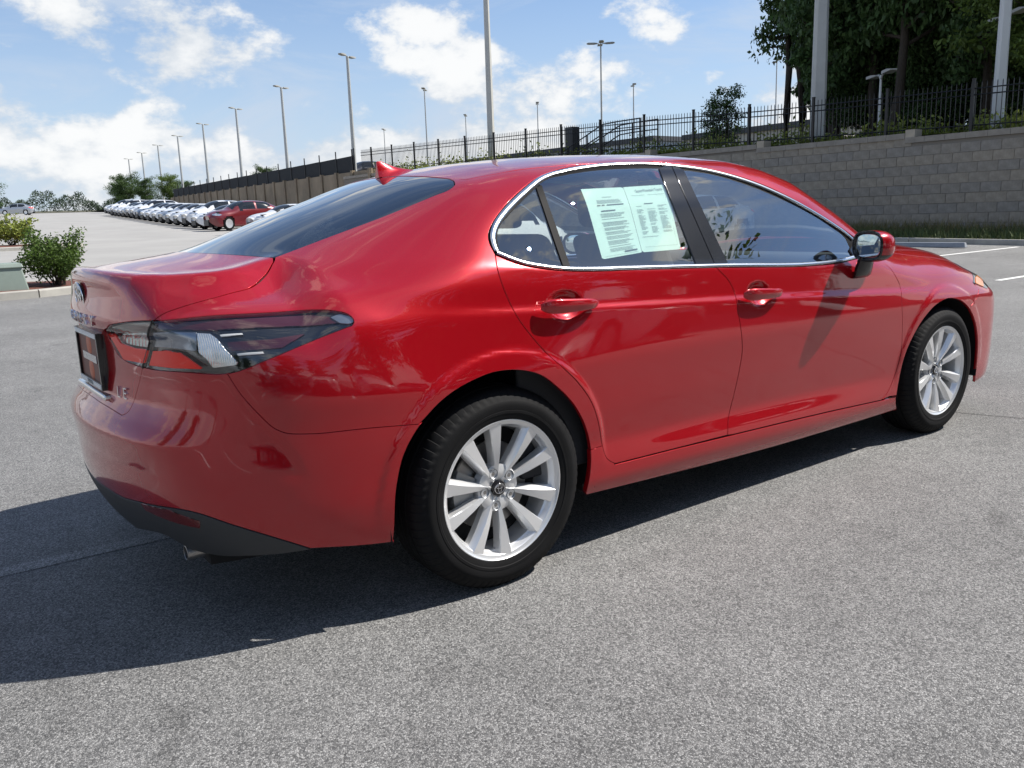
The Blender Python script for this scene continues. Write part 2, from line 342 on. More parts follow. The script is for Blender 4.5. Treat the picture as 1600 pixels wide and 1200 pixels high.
def panel_mesh(name,loops,d,sp=.016,off=0.,inset=0.,flange=.014,seam=False):
    """loops: list of closed loops, each a list of 3-D curves; d: direction of the projecting rays (into the body)"""
    d=np.array(d,float); d/=np.linalg.norm(d)
    e1=np.cross(d,[0,0,1.]) if abs(d[2])<.9 else np.array([1.,0,0]); e1=e1-d*(e1@d); e1/=np.linalg.norm(e1); e2=np.cross(e1,d)
    B=np.stack([e1,e2],1); polys=[]
    for li,lp in enumerate(loops):
        pts=[]
        for c in lp:
            r=resample(np.asarray(c)@B,sp*.75)
            if pts and np.linalg.norm(pts[-1][-1]-r[0])<.002: r=r[1:]
            if len(r): pts.append(r)
        p=np.concatenate(pts)
        keep=[0]
        for i in range(1,len(p)):
            if np.linalg.norm(p[i]-p[keep[-1]])>sp*.12: keep.append(i)
        p=p[keep]
        if np.linalg.norm(p[0]-p[-1])<sp*.12: p=p[:-1]
        if inset: p=offset_poly(p,inset if li==0 else -inset)
        polys.append(p)
    lo,hi=polys[0].min(0),polys[0].max(0)
    gx,gy=np.meshgrid(np.arange(lo[0],hi[0],sp),np.arange(lo[1],hi[1],sp*.866)); gx=gx+np.where((np.arange(gx.shape[0])%2)[:,None]==1,sp*.5,0)
    g=np.stack([gx.ravel(),gy.ravel()],1); ok=inpoly(g,polys[0])
    for h in polys[1:]: ok&=~inpoly(g,h)
    g=g[ok]
    for p in polys: g=g[pdist(g,p)>sp*.5]
    V=[];E=[]
    for p in polys:
        b=len(V); V+=[Vector(x) for x in p]; E+=[(b+i,b+(i+1)%len(p)) for i in range(len(p))]
    V+=[Vector(x) for x in g]
    vo,_,fo,*_=delaunay_2d_cdt(V,E,[],0,1e-7)
    v2=np.array([tuple(v) for v in vo]); T=np.array([f for f in fo if len(f)==3],int)
    cen=v2[T].mean(1); ok=inpoly(cen,polys[0])
    for h in polys[1:]: ok&=~inpoly(cen,h)
    T=T[ok]; used=np.unique(T); mp=-np.ones(len(v2),int); mp[used]=np.arange(len(used)); T=mp[T]; v2=v2[used]
    O=v2[:,:1]*e1+v2[:,1:]*e2-d*3.0
    P,h=cast(O,np.broadcast_to(d,O.shape),off)
    if seam: P[np.abs(P[:,1])<.004,1]=0.
    N=grad(P)
    if seam: N[P[:,1]==0,1]=0.
    fn=np.cross(P[T[:,1]]-P[T[:,0]],P[T[:,2]]-P[T[:,0]]); fl=(fn*N[T].mean(1)).sum(1)<0; T[fl]=T[fl][:,::-1]
    P=list(P);N=list(N);F=[tuple(t) for t in T]
    if flange:
        from collections import defaultdict
        cnt=defaultdict(int); nxt={}
        for t in F:
            for a,b in ((t[0],t[1]),(t[1],t[2]),(t[2],t[0])): cnt[(min(a,b),max(a,b))]+=1
        be=[(a,b) for t in F for a,b in ((t[0],t[1]),(t[1],t[2]),(t[2],t[0])) if cnt[(min(a,b),max(a,b))]==1 and not (seam and P[a][1]==0 and P[b][1]==0)]
        lat=defaultdict(lambda:np.zeros(3))
        for a,b in be:
            tg=P[b]-P[a]; l=np.cross(tg,N[a]); l/=max(np.linalg.norm(l),1e-9); lat[a]=lat[a]+l; lat[b]=lat[b]+l
        r1={};r2={}
        for a in lat:
            l=lat[a]/max(np.linalg.norm(lat[a]),1e-9); n=N[a]
            r1[a]=len(P); P.append(P[a]+l*.0011-n*.0013); N.append((l+n*.35)/np.linalg.norm(l+n*.35))
            r2[a]=len(P); P.append(P[a]+l*.0011-n*flange); N.append(l)
        for a,b in be:
            F.append((b,a,r1[a],r1[b])); F.append((r1[b],r1[a],r2[a],r2[b]))
    return mesh_from(name,P,F,N)
def mirror_copy(o):
    c=o.copy(); COL.objects.link(c); c.scale=(1,-1,1)
    for ch in o.children:
        g=ch.copy(); COL.objects.link(g); g.parent=c
    return c
def mir(c): c=np.array(c,float).copy(); c[:,1]*=-1; return c
def snap(c,d,off=0.):
    c=np.asarray(c,float); d=np.array(d,float); d/=np.linalg.norm(d)
    P,_=cast(c-d*1.5,np.broadcast_to(d,c.shape),off); return P
def ribbon(name,c,width,off,thick,mat,parent,d,closed=False,round_=False):
    """strip that follows a curve on the surface, standing proud of it"""
    c=snap(np.asarray(c,float),d,0.); n=len(c); N=grad(c)
    if closed: t=np.roll(c,-1,0)-np.roll(c,1,0)
    else: t=np.gradient(c,axis=0)
    t/=np.maximum(np.linalg.norm(t,axis=1,keepdims=True),1e-9); L=np.cross(t,N); L/=np.maximum(np.linalg.norm(L,axis=1,keepdims=True),1e-9)
    w=width*.5; prof=[(-w,off-thick),(-w,off-.0015),(-w+.0022,off),(-w*.35,off+.0012),(w*.35,off+.0012),(w-.0022,off),(w,off-.0015),(w,off-thick)]
    V=[];F=[];m=len(prof)
    for i in range(n):
        for a,b in prof: V.append(c[i]+L[i]*a+N[i]*b)
    for i in range(n if closed else n-1):
        j=(i+1)%n
        for k in range(m-1): F.append((i*m+k,i*m+k+1,j*m+k+1,j*m+k))
    mb=MB(); mb.add(V,F); return mb.build(name,mat,parent,True,50)

CURVES={
 'bl_base':[(-0.6511,-0.063,1.1074),(-0.6474,-0.101,1.107),(-0.6427,-0.1345,1.1065),(-0.6373,-0.1649,1.106),(-0.6313,-0.1928,1.1054),(-0.6181,-0.2432,1.104),(-0.6111,-0.2665,1.1032),(-0.5966,-0.31,1.1014),(-0.5816,-0.3504,1.0993),(-0.5587,-0.4074,1.0959),(-0.5522,-0.4287,1.0948),(-0.5471,-0.4533,1.0939),(-0.5399,-0.4723,1.0928),(-0.5291,-0.4817,1.0914)],
 'bl_side':[(-0.5291,-0.4817,1.0914),(-0.4987,-0.4752,1.0993),(-0.4838,-0.473,1.1033),(-0.4693,-0.4723,1.1074),(-0.4417,-0.4744,1.1159),(-0.3453,-0.4871,1.1462),(-0.2322,-0.5043,1.1813),(-0.1885,-0.51,1.1951),(-0.0989,-0.5202,1.2247),(0.0227,-0.5362,1.2671),(0.053,-0.5432,1.2763),(0.0695,-0.5433,1.2823),(0.0891,-0.539,1.2907),(0.1103,-0.5257,1.3018),(0.1328,-0.4857,1.3175),(0.1371,-0.4536,1.3244),(0.1358,-0.4242,1.3289)],
 'bl_top':[(0.1358,-0.4242,1.3289),(0.1295,-0.4037,1.3305),(0.1237,-0.382,1.3322),(0.1138,-0.3353,1.3359),(0.1056,-0.2845,1.3395),(0.0986,-0.2299,1.3428),(0.0933,-0.1707,1.3457),(0.0921,-0.1379,1.3472),(0.0925,-0.1015,1.3488),(0.0957,-0.0594,1.3508)],
 'dlo_top':[(0.0615,-0.8071,1.0761),(0.0621,-0.7851,1.1012),(0.0653,-0.7737,1.1143),(0.0715,-0.7619,1.1282),(0.0817,-0.7508,1.1418),(0.0959,-0.7407,1.155),(0.1108,-0.7313,1.1677),(0.1264,-0.7228,1.1799),(0.143,-0.715,1.1917),(0.1772,-0.7003,1.2145),(0.1951,-0.6931,1.2256),(0.2332,-0.6784,1.2469),(0.2733,-0.6638,1.2674),(0.3152,-0.6487,1.2877),(0.3597,-0.6327,1.3073),(0.383,-0.6249,1.3162),(0.4069,-0.6176,1.3239),(0.4314,-0.6109,1.3308),(0.4811,-0.5985,1.3429),(0.5061,-0.5928,1.3482),(0.5309,-0.5881,1.3529),(0.5554,-0.5841,1.357),(0.6043,-0.5778,1.3638),(0.6803,-0.5676,1.3725),(0.7312,-0.5619,1.3774),(0.7806,-0.5592,1.381),(0.8045,-0.559,1.3823),(0.8512,-0.5603,1.3844),(0.8973,-0.5632,1.3855),(0.9435,-0.5666,1.3857),(0.9887,-0.5718,1.3847),(1.0318,-0.5794,1.3824),(1.1174,-0.5967,1.3752),(1.185,-0.608,1.369),(1.2314,-0.615,1.3638),(1.3009,-0.6261,1.3537),(1.3698,-0.6388,1.3411),(1.4382,-0.6522,1.326),(1.5075,-0.6656,1.3085),(1.554,-0.6745,1.2953),(1.5768,-0.6793,1.2882),(1.6216,-0.6893,1.2729),(1.687,-0.7057,1.2473),(1.7302,-0.7168,1.229),(1.775,-0.727,1.2098),(1.8688,-0.7445,1.1685),(1.9417,-0.7567,1.1356),(1.9907,-0.7648,1.1127),(2.0634,-0.7775,1.0763),(2.1354,-0.7906,1.0375)],
 'dlo_bot':[(0.0589,-0.8104,1.0723),(0.0956,-0.8266,1.0545),(0.1214,-0.8362,1.043),(0.1353,-0.8403,1.0379),(0.15,-0.8438,1.0335),(0.1657,-0.8466,1.0297),(0.1819,-0.8489,1.0263),(0.2157,-0.8528,1.0201),(0.2505,-0.856,1.0144),(0.2865,-0.8586,1.0094),(0.3425,-0.8617,1.0034),(0.381,-0.8634,1.0004),(0.4206,-0.8645,0.9978),(0.4818,-0.8657,0.9953),(0.6114,-0.8656,0.9915),(0.8664,-0.8667,0.98),(1.1493,-0.8677,0.9652),(1.3761,-0.8676,0.9526),(1.4966,-0.8677,0.9453),(1.6235,-0.8668,0.939),(1.793,-0.8636,0.9352),(1.8655,-0.8607,0.9352),(1.9032,-0.8586,0.936),(1.9421,-0.8557,0.9376),(2.0644,-0.8445,0.9457)],
 'gl_top':[(0.0918,-0.7958,1.0905),(0.1024,-0.7731,1.1178),(0.1113,-0.7621,1.1316),(0.1229,-0.7514,1.1455),(0.1361,-0.7418,1.1586),(0.1515,-0.7337,1.1704),(0.1688,-0.7269,1.1812),(0.2408,-0.7022,1.2233),(0.2986,-0.6823,1.2541),(0.3607,-0.6603,1.2851),(0.3829,-0.651,1.2963),(0.406,-0.6418,1.3067),(0.429,-0.635,1.3145),(0.4514,-0.6315,1.3195),(0.5623,-0.6247,1.3349),(0.6301,-0.6216,1.3423),(0.6988,-0.6197,1.3477),(0.7674,-0.6201,1.3512),(0.8597,-0.6227,1.3537),(0.9553,-0.625,1.3547),(1.0279,-0.628,1.3535),(1.1003,-0.6328,1.3503),(1.1719,-0.6396,1.3447),(1.2443,-0.647,1.3366),(1.292,-0.6529,1.3295),(1.3154,-0.6563,1.3252),(1.3385,-0.6599,1.3205),(1.3841,-0.6679,1.31),(1.4759,-0.6841,1.2856),(1.5447,-0.6968,1.265),(1.6122,-0.711,1.2421),(1.6572,-0.7207,1.2258),(1.7038,-0.7294,1.2087),(1.776,-0.7413,1.1812),(1.8236,-0.7495,1.1613),(1.8704,-0.7581,1.1402),(1.9164,-0.7673,1.1179),(1.9388,-0.7721,1.1062),(1.9825,-0.7822,1.0817),(2.0056,-0.7872,1.0695),(2.0268,-0.7925,1.0564),(2.0416,-0.7991,1.0414),(2.0478,-0.8072,1.024),(2.0516,-0.8249,0.9865)],
 'gl_bot':[(0.0893,-0.799,1.0866),(0.1254,-0.8157,1.0678),(0.1381,-0.8207,1.0618),(0.1516,-0.8251,1.0563),(0.1661,-0.8288,1.0514),(0.1972,-0.8347,1.0433),(0.247,-0.8416,1.0329),(0.2991,-0.8474,1.024),(0.3356,-0.8503,1.0195),(0.3933,-0.8527,1.0153),(0.536,-0.8561,1.0077),(0.6444,-0.8573,1.0024),(0.8781,-0.8579,0.9928),(1.1632,-0.8572,0.9807),(1.2459,-0.8575,0.9761),(1.4485,-0.8586,0.9632),(1.5725,-0.858,0.9571),(1.6376,-0.8568,0.955),(1.7052,-0.8548,0.9538),(1.7751,-0.8522,0.9533),(1.8842,-0.8474,0.9537),(1.9216,-0.8456,0.9543),(1.9598,-0.8433,0.9558),(2.0382,-0.8375,0.9615)],
 'qdivL':[(0.3562,-0.6613,1.2836),(0.3503,-0.6761,1.2684),(0.3455,-0.6896,1.2534),(0.3417,-0.7017,1.2385),(0.3386,-0.713,1.2237),(0.3341,-0.7333,1.1944),(0.3161,-0.8278,1.0512),(0.3141,-0.8373,1.0372),(0.3113,-0.8477,1.0234)],
 'qdivR':[(0.3837,-0.6558,1.2923),(0.3775,-0.6711,1.2771),(0.3726,-0.6848,1.2622),(0.3686,-0.6973,1.2474),(0.3628,-0.7195,1.2181),(0.3593,-0.7388,1.1891),(0.3443,-0.8306,1.0472),(0.3426,-0.8398,1.0333),(0.3399,-0.8502,1.0196)],
 'rdwinR':[(0.9958,-0.6282,1.353),(0.9835,-0.6487,1.3353),(0.9751,-0.6653,1.3179),(0.9695,-0.6794,1.3009),(0.9659,-0.6915,1.2841),(0.9569,-0.726,1.234),(0.9549,-0.7364,1.2175),(0.9542,-0.7457,1.2011),(0.9544,-0.8476,1.0066),(0.9532,-0.8571,0.9908)],
 'bpL':[(1.0029,-0.6282,1.353),(0.9906,-0.6487,1.3353),(0.9822,-0.6654,1.3179),(0.9766,-0.6794,1.3009),(0.973,-0.6916,1.284),(0.9639,-0.726,1.2339),(0.962,-0.7364,1.2174),(0.9612,-0.7458,1.2009),(0.9615,-0.8477,1.0062),(0.9603,-0.8572,0.9903)],
 'bpM':[(1.0984,-0.601,1.3725),(1.0801,-0.6278,1.3542),(1.0688,-0.648,1.3365),(1.0616,-0.6645,1.3192),(1.0571,-0.6783,1.3022),(1.0546,-0.6904,1.2853),(1.0489,-0.7248,1.2352),(1.048,-0.7353,1.2187),(1.0484,-0.7446,1.2022),(1.0644,-0.8452,1.0064),(1.0651,-0.8541,0.9904),(1.0637,-0.8646,0.9745)],
 'bpR':[(1.1354,-0.6356,1.3481),(1.1269,-0.6534,1.3313),(1.1217,-0.6682,1.3148),(1.1189,-0.6808,1.2984),(1.1151,-0.7144,1.25),(1.1142,-0.7252,1.234),(1.1142,-0.7352,1.218),(1.1155,-0.744,1.2021),(1.1175,-0.7523,1.1862),(1.144,-0.8481,0.9971),(1.1446,-0.8573,0.9815)],
 'rdoor_r':[(0.0613,-0.8106,1.0722),(0.0487,-0.8329,1.0455),(0.0444,-0.8423,1.0322),(0.0427,-0.8496,1.019),(0.0427,-0.8556,1.0058),(0.0438,-0.8609,0.9926),(0.0457,-0.8653,0.9794),(0.0487,-0.8686,0.9661),(0.0572,-0.8739,0.9397),(0.0671,-0.8793,0.9136),(0.0736,-0.8913,0.8887),(0.0802,-0.8939,0.876),(0.0878,-0.896,0.8635),(0.0961,-0.8981,0.8511),(0.1142,-0.9018,0.8266),(0.1335,-0.9054,0.8023),(0.1542,-0.9088,0.7782),(0.1761,-0.9123,0.7546),(0.1973,-0.9193,0.7327),(0.209,-0.9223,0.7219),(0.2216,-0.9242,0.7108),(0.2349,-0.925,0.6992),(0.2489,-0.9249,0.687),(0.2783,-0.9231,0.6618),(0.2928,-0.9219,0.6487),(0.3201,-0.9193,0.6209),(0.3459,-0.9165,0.5913),(0.3577,-0.915,0.5759),(0.3685,-0.9136,0.5602),(0.3781,-0.912,0.5441),(0.3867,-0.9103,0.5276),(0.402,-0.906,0.4936),(0.4089,-0.9037,0.4765),(0.4146,-0.9014,0.4593),(0.4256,-0.8953,0.424),(0.4315,-0.8927,0.4063),(0.4363,-0.8916,0.3891),(0.4406,-0.8918,0.3722),(0.4475,-0.8916,0.3554),(0.4571,-0.8913,0.3382),(0.4727,-0.8914,0.3246),(0.4933,-0.8914,0.3137)],
 'bdoor':[(1.0618,-0.8668,0.971),(1.0755,-0.8715,0.9581),(1.1093,-0.8762,0.9317),(1.1241,-0.8783,0.9174),(1.1358,-0.8804,0.9018),(1.1451,-0.8826,0.8852),(1.1523,-0.885,0.8682),(1.1534,-0.8909,0.8516),(1.1478,-0.9002,0.8354),(1.1498,-0.9022,0.8179),(1.1523,-0.9035,0.8001),(1.1625,-0.9071,0.7467),(1.1685,-0.9091,0.7108),(1.1722,-0.9088,0.6925),(1.1771,-0.9072,0.6738),(1.1815,-0.9051,0.655),(1.1844,-0.9029,0.6364),(1.1852,-0.9008,0.618),(1.1845,-0.8987,0.5998),(1.1789,-0.8925,0.5457),(1.1738,-0.888,0.5098),(1.163,-0.8776,0.4378),(1.1556,-0.8728,0.4021),(1.15,-0.8724,0.3847),(1.1426,-0.8745,0.368),(1.1354,-0.8781,0.3514),(1.1297,-0.8819,0.3344),(1.1256,-0.8852,0.317),(1.1232,-0.8869,0.299)],
 'fdoor':[(2.3211,-0.842,0.9159),(2.3237,-0.8547,0.8985),(2.3347,-0.8629,0.8807),(2.3485,-0.8691,0.8623),(2.3626,-0.874,0.843),(2.3777,-0.8774,0.8228),(2.3897,-0.8809,0.8022),(2.3878,-0.8881,0.7817),(2.3744,-0.8988,0.7617),(2.3706,-0.9029,0.7402),(2.3682,-0.9066,0.7188),(2.3693,-0.9088,0.6971),(2.3745,-0.9083,0.6748),(2.3868,-0.9052,0.6295),(2.3964,-0.9021,0.5841),(2.4046,-0.8991,0.5384),(2.4075,-0.8976,0.5155),(2.4074,-0.8969,0.4932),(2.4042,-0.8968,0.4715),(2.3999,-0.8961,0.45),(2.3956,-0.8943,0.4285),(2.3911,-0.8918,0.407),(2.386,-0.8889,0.3857),(2.3789,-0.8862,0.365),(2.3676,-0.8853,0.3454),(2.3539,-0.8857,0.3261),(2.3389,-0.8863,0.3072),(2.3211,-0.8868,0.2898),(2.2991,-0.8867,0.275),(2.2729,-0.8863,0.2627)],
 'rock':[(0.4932,-0.8915,0.3114),(0.8401,-0.8885,0.3044),(1.1537,-0.8869,0.2956),(1.6,-0.8852,0.2838),(1.867,-0.8851,0.2753),(2.2734,-0.8862,0.2594)],
 'rockb':[(0.3718,-0.8735,0.2203),(0.6404,-0.8666,0.2072),(0.965,-0.86,0.193),(1.2124,-0.8565,0.1841),(1.3878,-0.8552,0.1795),(1.5399,-0.8553,0.1772),(1.6977,-0.8565,0.1765),(1.8969,-0.8582,0.1766),(2.2558,-0.8619,0.1783),(2.4509,-0.8635,0.1786)],
 'rockend':[(2.4509,-0.8635,0.1786),(2.4112,-0.8814,0.2205),(2.3943,-0.887,0.2563)],
 'rarch':[(-0.3984,-0.8732,0.2497),(-0.3988,-0.8791,0.2656),(-0.3984,-0.8832,0.2808),(-0.3978,-0.8897,0.3106),(-0.3978,-0.8972,0.3547),(-0.397,-0.9009,0.3832),(-0.396,-0.9023,0.3971),(-0.3946,-0.9036,0.4108),(-0.39,-0.9059,0.4375),(-0.381,-0.9087,0.4768),(-0.3733,-0.9105,0.5021),(-0.3686,-0.9115,0.5142),(-0.3633,-0.9125,0.526),(-0.3509,-0.9146,0.5487),(-0.3438,-0.9157,0.5597),(-0.3282,-0.9175,0.5808),(-0.3198,-0.9184,0.5909),(-0.3021,-0.9201,0.6101),(-0.2831,-0.9219,0.6285),(-0.273,-0.9229,0.6373),(-0.2516,-0.9247,0.6538),(-0.2403,-0.9255,0.6615),(-0.2165,-0.9269,0.6754),(-0.2037,-0.9273,0.6816),(-0.1903,-0.9275,0.6875),(-0.1621,-0.9273,0.6978),(-0.1326,-0.9268,0.7065),(-0.1019,-0.9261,0.7139),(-0.0699,-0.9255,0.72),(-0.0536,-0.9252,0.7222),(-0.037,-0.9251,0.7235),(-0.0031,-0.9252,0.7235),(0.0317,-0.9256,0.7205),(0.0665,-0.9262,0.7142),(0.0842,-0.9265,0.7099),(0.1018,-0.9268,0.7046),(0.1192,-0.9269,0.6984),(0.1361,-0.9269,0.6909),(0.1524,-0.9265,0.6821),(0.1685,-0.9258,0.6718),(0.1843,-0.9249,0.6604),(0.2149,-0.9228,0.636),(0.2445,-0.9205,0.6105),(0.2728,-0.9179,0.583),(0.286,-0.9165,0.5685),(0.2983,-0.9151,0.5537),(0.3098,-0.9135,0.5383),(0.3314,-0.9095,0.5059),(0.3411,-0.9072,0.4892),(0.35,-0.9049,0.4724),(0.3656,-0.8996,0.4379),(0.3723,-0.8965,0.4202),(0.3771,-0.8947,0.4029),(0.3797,-0.8942,0.3862),(0.3807,-0.8944,0.37),(0.3805,-0.8947,0.3538),(0.3795,-0.8948,0.3377),(0.3766,-0.8934,0.3053),(0.3742,-0.8927,0.2894),(0.3713,-0.8913,0.2736),(0.3695,-0.8878,0.2571),(0.3693,-0.882,0.2397),(0.3716,-0.8738,0.2209)],
 'farch':[(2.4026,-0.8873,0.2615),(2.406,-0.888,0.2836),(2.4101,-0.8881,0.3056),(2.4171,-0.8897,0.3497),(2.42,-0.8915,0.3718),(2.4234,-0.8971,0.4163),(2.4266,-0.9001,0.438),(2.4326,-0.9025,0.459),(2.4416,-0.9042,0.4792),(2.4522,-0.9059,0.499),(2.4643,-0.9075,0.5183),(2.4779,-0.909,0.5372),(2.4927,-0.9105,0.5556),(2.5086,-0.9118,0.5738),(2.5257,-0.9131,0.5917),(2.5445,-0.9142,0.609),(2.5653,-0.9153,0.6255),(2.5885,-0.9162,0.641),(2.6135,-0.917,0.6561),(2.6407,-0.9176,0.6707),(2.6717,-0.9177,0.6835),(2.7081,-0.917,0.6934),(2.7506,-0.9155,0.7015),(2.7973,-0.9135,0.7063),(2.8446,-0.9126,0.7044),(2.8941,-0.9126,0.6961),(2.9419,-0.9122,0.6832),(2.9874,-0.9107,0.6656),(3.0303,-0.9088,0.6442),(3.0671,-0.907,0.6215),(3.0971,-0.9055,0.5969),(3.1217,-0.9043,0.5713),(3.1429,-0.9033,0.5457),(3.1597,-0.9025,0.5199),(3.1733,-0.9014,0.4938),(3.1948,-0.899,0.4415),(3.2045,-0.8965,0.4152),(3.2113,-0.8944,0.3891),(3.2166,-0.8922,0.363),(3.2286,-0.8866,0.3104),(3.2346,-0.8823,0.2585),(3.2389,-0.8791,0.2321),(3.2553,-0.8705,0.2031)],
 'lampT':[(-0.982,-0.299,0.9162),(-0.9762,-0.3312,0.9205),(-0.9699,-0.3605,0.9245),(-0.9569,-0.4138,0.9313),(-0.9436,-0.4625,0.9358),(-0.9299,-0.5066,0.9388),(-0.9224,-0.5253,0.9399),(-0.914,-0.54,0.9405),(-0.8962,-0.5647,0.9419),(-0.8871,-0.5759,0.9429),(-0.8776,-0.5855,0.9438),(-0.8581,-0.6029,0.9457),(-0.7991,-0.652,0.9512),(-0.779,-0.6666,0.9522),(-0.7582,-0.6793,0.9527),(-0.7261,-0.6958,0.9528),(-0.7041,-0.7054,0.9526),(-0.6817,-0.7143,0.9523),(-0.6474,-0.7265,0.9518),(-0.6,-0.7405,0.9521),(-0.5885,-0.745,0.9523),(-0.5777,-0.7512,0.9525),(-0.5572,-0.7665,0.9529),(-0.5374,-0.7831,0.9523),(-0.5174,-0.7991,0.9509),(-0.4972,-0.8148,0.9472),(-0.4865,-0.8223,0.9447),(-0.4764,-0.8295,0.9408),(-0.4683,-0.8367,0.9349),(-0.4622,-0.8445,0.9261),(-0.4614,-0.8513,0.916),(-0.4719,-0.8543,0.9062)],
 'lampB':[(-0.4719,-0.8543,0.9062),(-0.496,-0.8496,0.8994),(-0.5422,-0.8371,0.8855),(-0.5653,-0.8317,0.8784),(-0.6123,-0.8249,0.8638),(-0.6465,-0.8186,0.8525),(-0.6685,-0.8131,0.845),(-0.69,-0.8062,0.8377),(-0.711,-0.798,0.83),(-0.7212,-0.7934,0.8258),(-0.7412,-0.7828,0.8173),(-0.751,-0.7768,0.8132),(-0.77,-0.7629,0.8059),(-0.7794,-0.7551,0.803),(-0.7887,-0.7467,0.8007),(-0.7974,-0.7359,0.7988),(-0.805,-0.7218,0.7967),(-0.8137,-0.7109,0.7959),(-0.8225,-0.7004,0.796),(-0.8396,-0.6779,0.7972),(-0.8559,-0.6523,0.7987),(-0.8637,-0.6379,0.7991),(-0.8712,-0.6221,0.799),(-0.8784,-0.6047,0.7985),(-0.8853,-0.5855,0.7977),(-0.8918,-0.5645,0.7967),(-0.898,-0.5418,0.7955),(-0.9097,-0.4929,0.7935),(-0.9156,-0.4683,0.7931),(-0.9216,-0.4446,0.7935),(-0.9277,-0.4216,0.7947),(-0.9393,-0.3718,0.7977),(-0.9448,-0.3455,0.7998),(-0.9499,-0.3193,0.803),(-0.9543,-0.2941,0.8078),(-0.9583,-0.2697,0.8139),(-0.9612,-0.2502,0.8223),(-0.9632,-0.2367,0.8333),(-0.9671,-0.2172,0.8575),(-0.9697,-0.2018,0.8693),(-0.9752,-0.2105,0.8836),(-0.9842,-0.2704,0.9022),(-0.982,-0.299,0.9162)],
 'bump':[(-0.7942,-0.7406,0.7982),(-0.778,-0.7584,0.756),(-0.7685,-0.7679,0.7358),(-0.7517,-0.7824,0.7068),(-0.7393,-0.7918,0.6882),(-0.7261,-0.8003,0.6692),(-0.7193,-0.8045,0.6598),(-0.7121,-0.809,0.651),(-0.7041,-0.8139,0.6435),(-0.695,-0.8188,0.6372),(-0.6852,-0.8236,0.6317),(-0.6749,-0.8284,0.6276),(-0.6641,-0.8331,0.6253),(-0.6417,-0.8421,0.6225),(-0.6074,-0.8545,0.6192),(-0.572,-0.8655,0.6178),(-0.5355,-0.8754,0.6173),(-0.4981,-0.8843,0.6168),(-0.4596,-0.8921,0.6154),(-0.4201,-0.899,0.6127),(-0.3657,-0.907,0.6087),(-0.353,-0.9109,0.6082),(-0.3406,-0.9156,0.6079),(-0.3124,-0.9191,0.6056)],
 'valT':[(-1.0209,0.0913,0.3685),(-1.0258,0.0034,0.3804),(-1.0259,-0.0548,0.3851),(-1.0242,-0.1016,0.3871),(-1.0214,-0.1421,0.3878),(-1.018,-0.1782,0.3876),(-1.0141,-0.2108,0.3867),(-1.0099,-0.2407,0.3851),(-1.0053,-0.2702,0.3843),(-1.0004,-0.3013,0.3854),(-0.9895,-0.3635,0.391),(-0.9837,-0.3922,0.3937),(-0.9716,-0.4446,0.3977),(-0.9589,-0.4932,0.4021),(-0.9453,-0.5363,0.4058),(-0.9381,-0.5557,0.4072),(-0.9231,-0.5904,0.4086),(-0.9154,-0.6059,0.4086),(-0.9075,-0.6204,0.4081),(-0.8995,-0.6338,0.407),(-0.8914,-0.6463,0.4053),(-0.8833,-0.658,0.403),(-0.8751,-0.6689,0.4001),(-0.8586,-0.6889,0.3929),(-0.8418,-0.7071,0.3848),(-0.8246,-0.7241,0.3765),(-0.8068,-0.7397,0.3684),(-0.7883,-0.7537,0.3599),(-0.7692,-0.7663,0.351),(-0.7496,-0.7775,0.3416),(-0.7295,-0.7876,0.3316),(-0.7089,-0.7966,0.3209),(-0.6878,-0.8045,0.3098),(-0.6662,-0.8114,0.2981),(-0.6326,-0.8201,0.2796)],
 'valB':[(-0.9538,-0.2381,0.256),(-0.9535,-0.2967,0.2696),(-0.9508,-0.3423,0.2791),(-0.9469,-0.3805,0.2862),(-0.942,-0.413,0.2911),(-0.9366,-0.4406,0.2939),(-0.9307,-0.4635,0.2942),(-0.9244,-0.4814,0.2916),(-0.9176,-0.4957,0.287),(-0.896,-0.5308,0.2698),(-0.8887,-0.5442,0.2661),(-0.8813,-0.5593,0.264),(-0.8661,-0.59,0.2614),(-0.8582,-0.605,0.2608),(-0.8418,-0.6338,0.2604),(-0.825,-0.6608,0.2613),(-0.8164,-0.6739,0.2625),(-0.7987,-0.6991,0.2658),(-0.7896,-0.7105,0.2674),(-0.7801,-0.7211,0.2686),(-0.7705,-0.7307,0.2694),(-0.7507,-0.7482,0.2706),(-0.7303,-0.7638,0.2716),(-0.7093,-0.778,0.2726),(-0.6771,-0.7973,0.2747),(-0.655,-0.8089,0.2763),(-0.6325,-0.8194,0.2774)],
 'bumpB':[(-0.6326,-0.8201,0.2796),(-0.6088,-0.8289,0.2774),(-0.5845,-0.8368,0.2746),(-0.5596,-0.844,0.2714),(-0.5212,-0.8534,0.2662),(-0.4682,-0.864,0.2595),(-0.427,-0.8706,0.2552),(-0.3987,-0.8741,0.2521)],
 'trunkgap':[(-0.5381,-0.4972,1.0825),(-0.5517,-0.512,1.0716),(-0.5644,-0.5254,1.0607),(-0.5771,-0.5376,1.0502),(-0.5905,-0.5491,1.0409),(-0.6054,-0.5613,1.0325),(-0.6207,-0.5733,1.025),(-0.636,-0.584,1.0187),(-0.651,-0.5923,1.0141),(-0.6652,-0.5967,1.0109),(-0.679,-0.5985,1.0086),(-0.7061,-0.6008,1.0051),(-0.7326,-0.6039,1.0005),(-0.7451,-0.604,0.9982),(-0.7572,-0.6027,0.9959),(-0.7805,-0.5979,0.9911),(-0.803,-0.5914,0.9859),(-0.8249,-0.583,0.9805),(-0.8461,-0.5732,0.9744),(-0.8777,-0.5581,0.9643),(-0.888,-0.5531,0.9601),(-0.8978,-0.5486,0.9547),(-0.9071,-0.544,0.9479),(-0.9156,-0.5375,0.9405)],
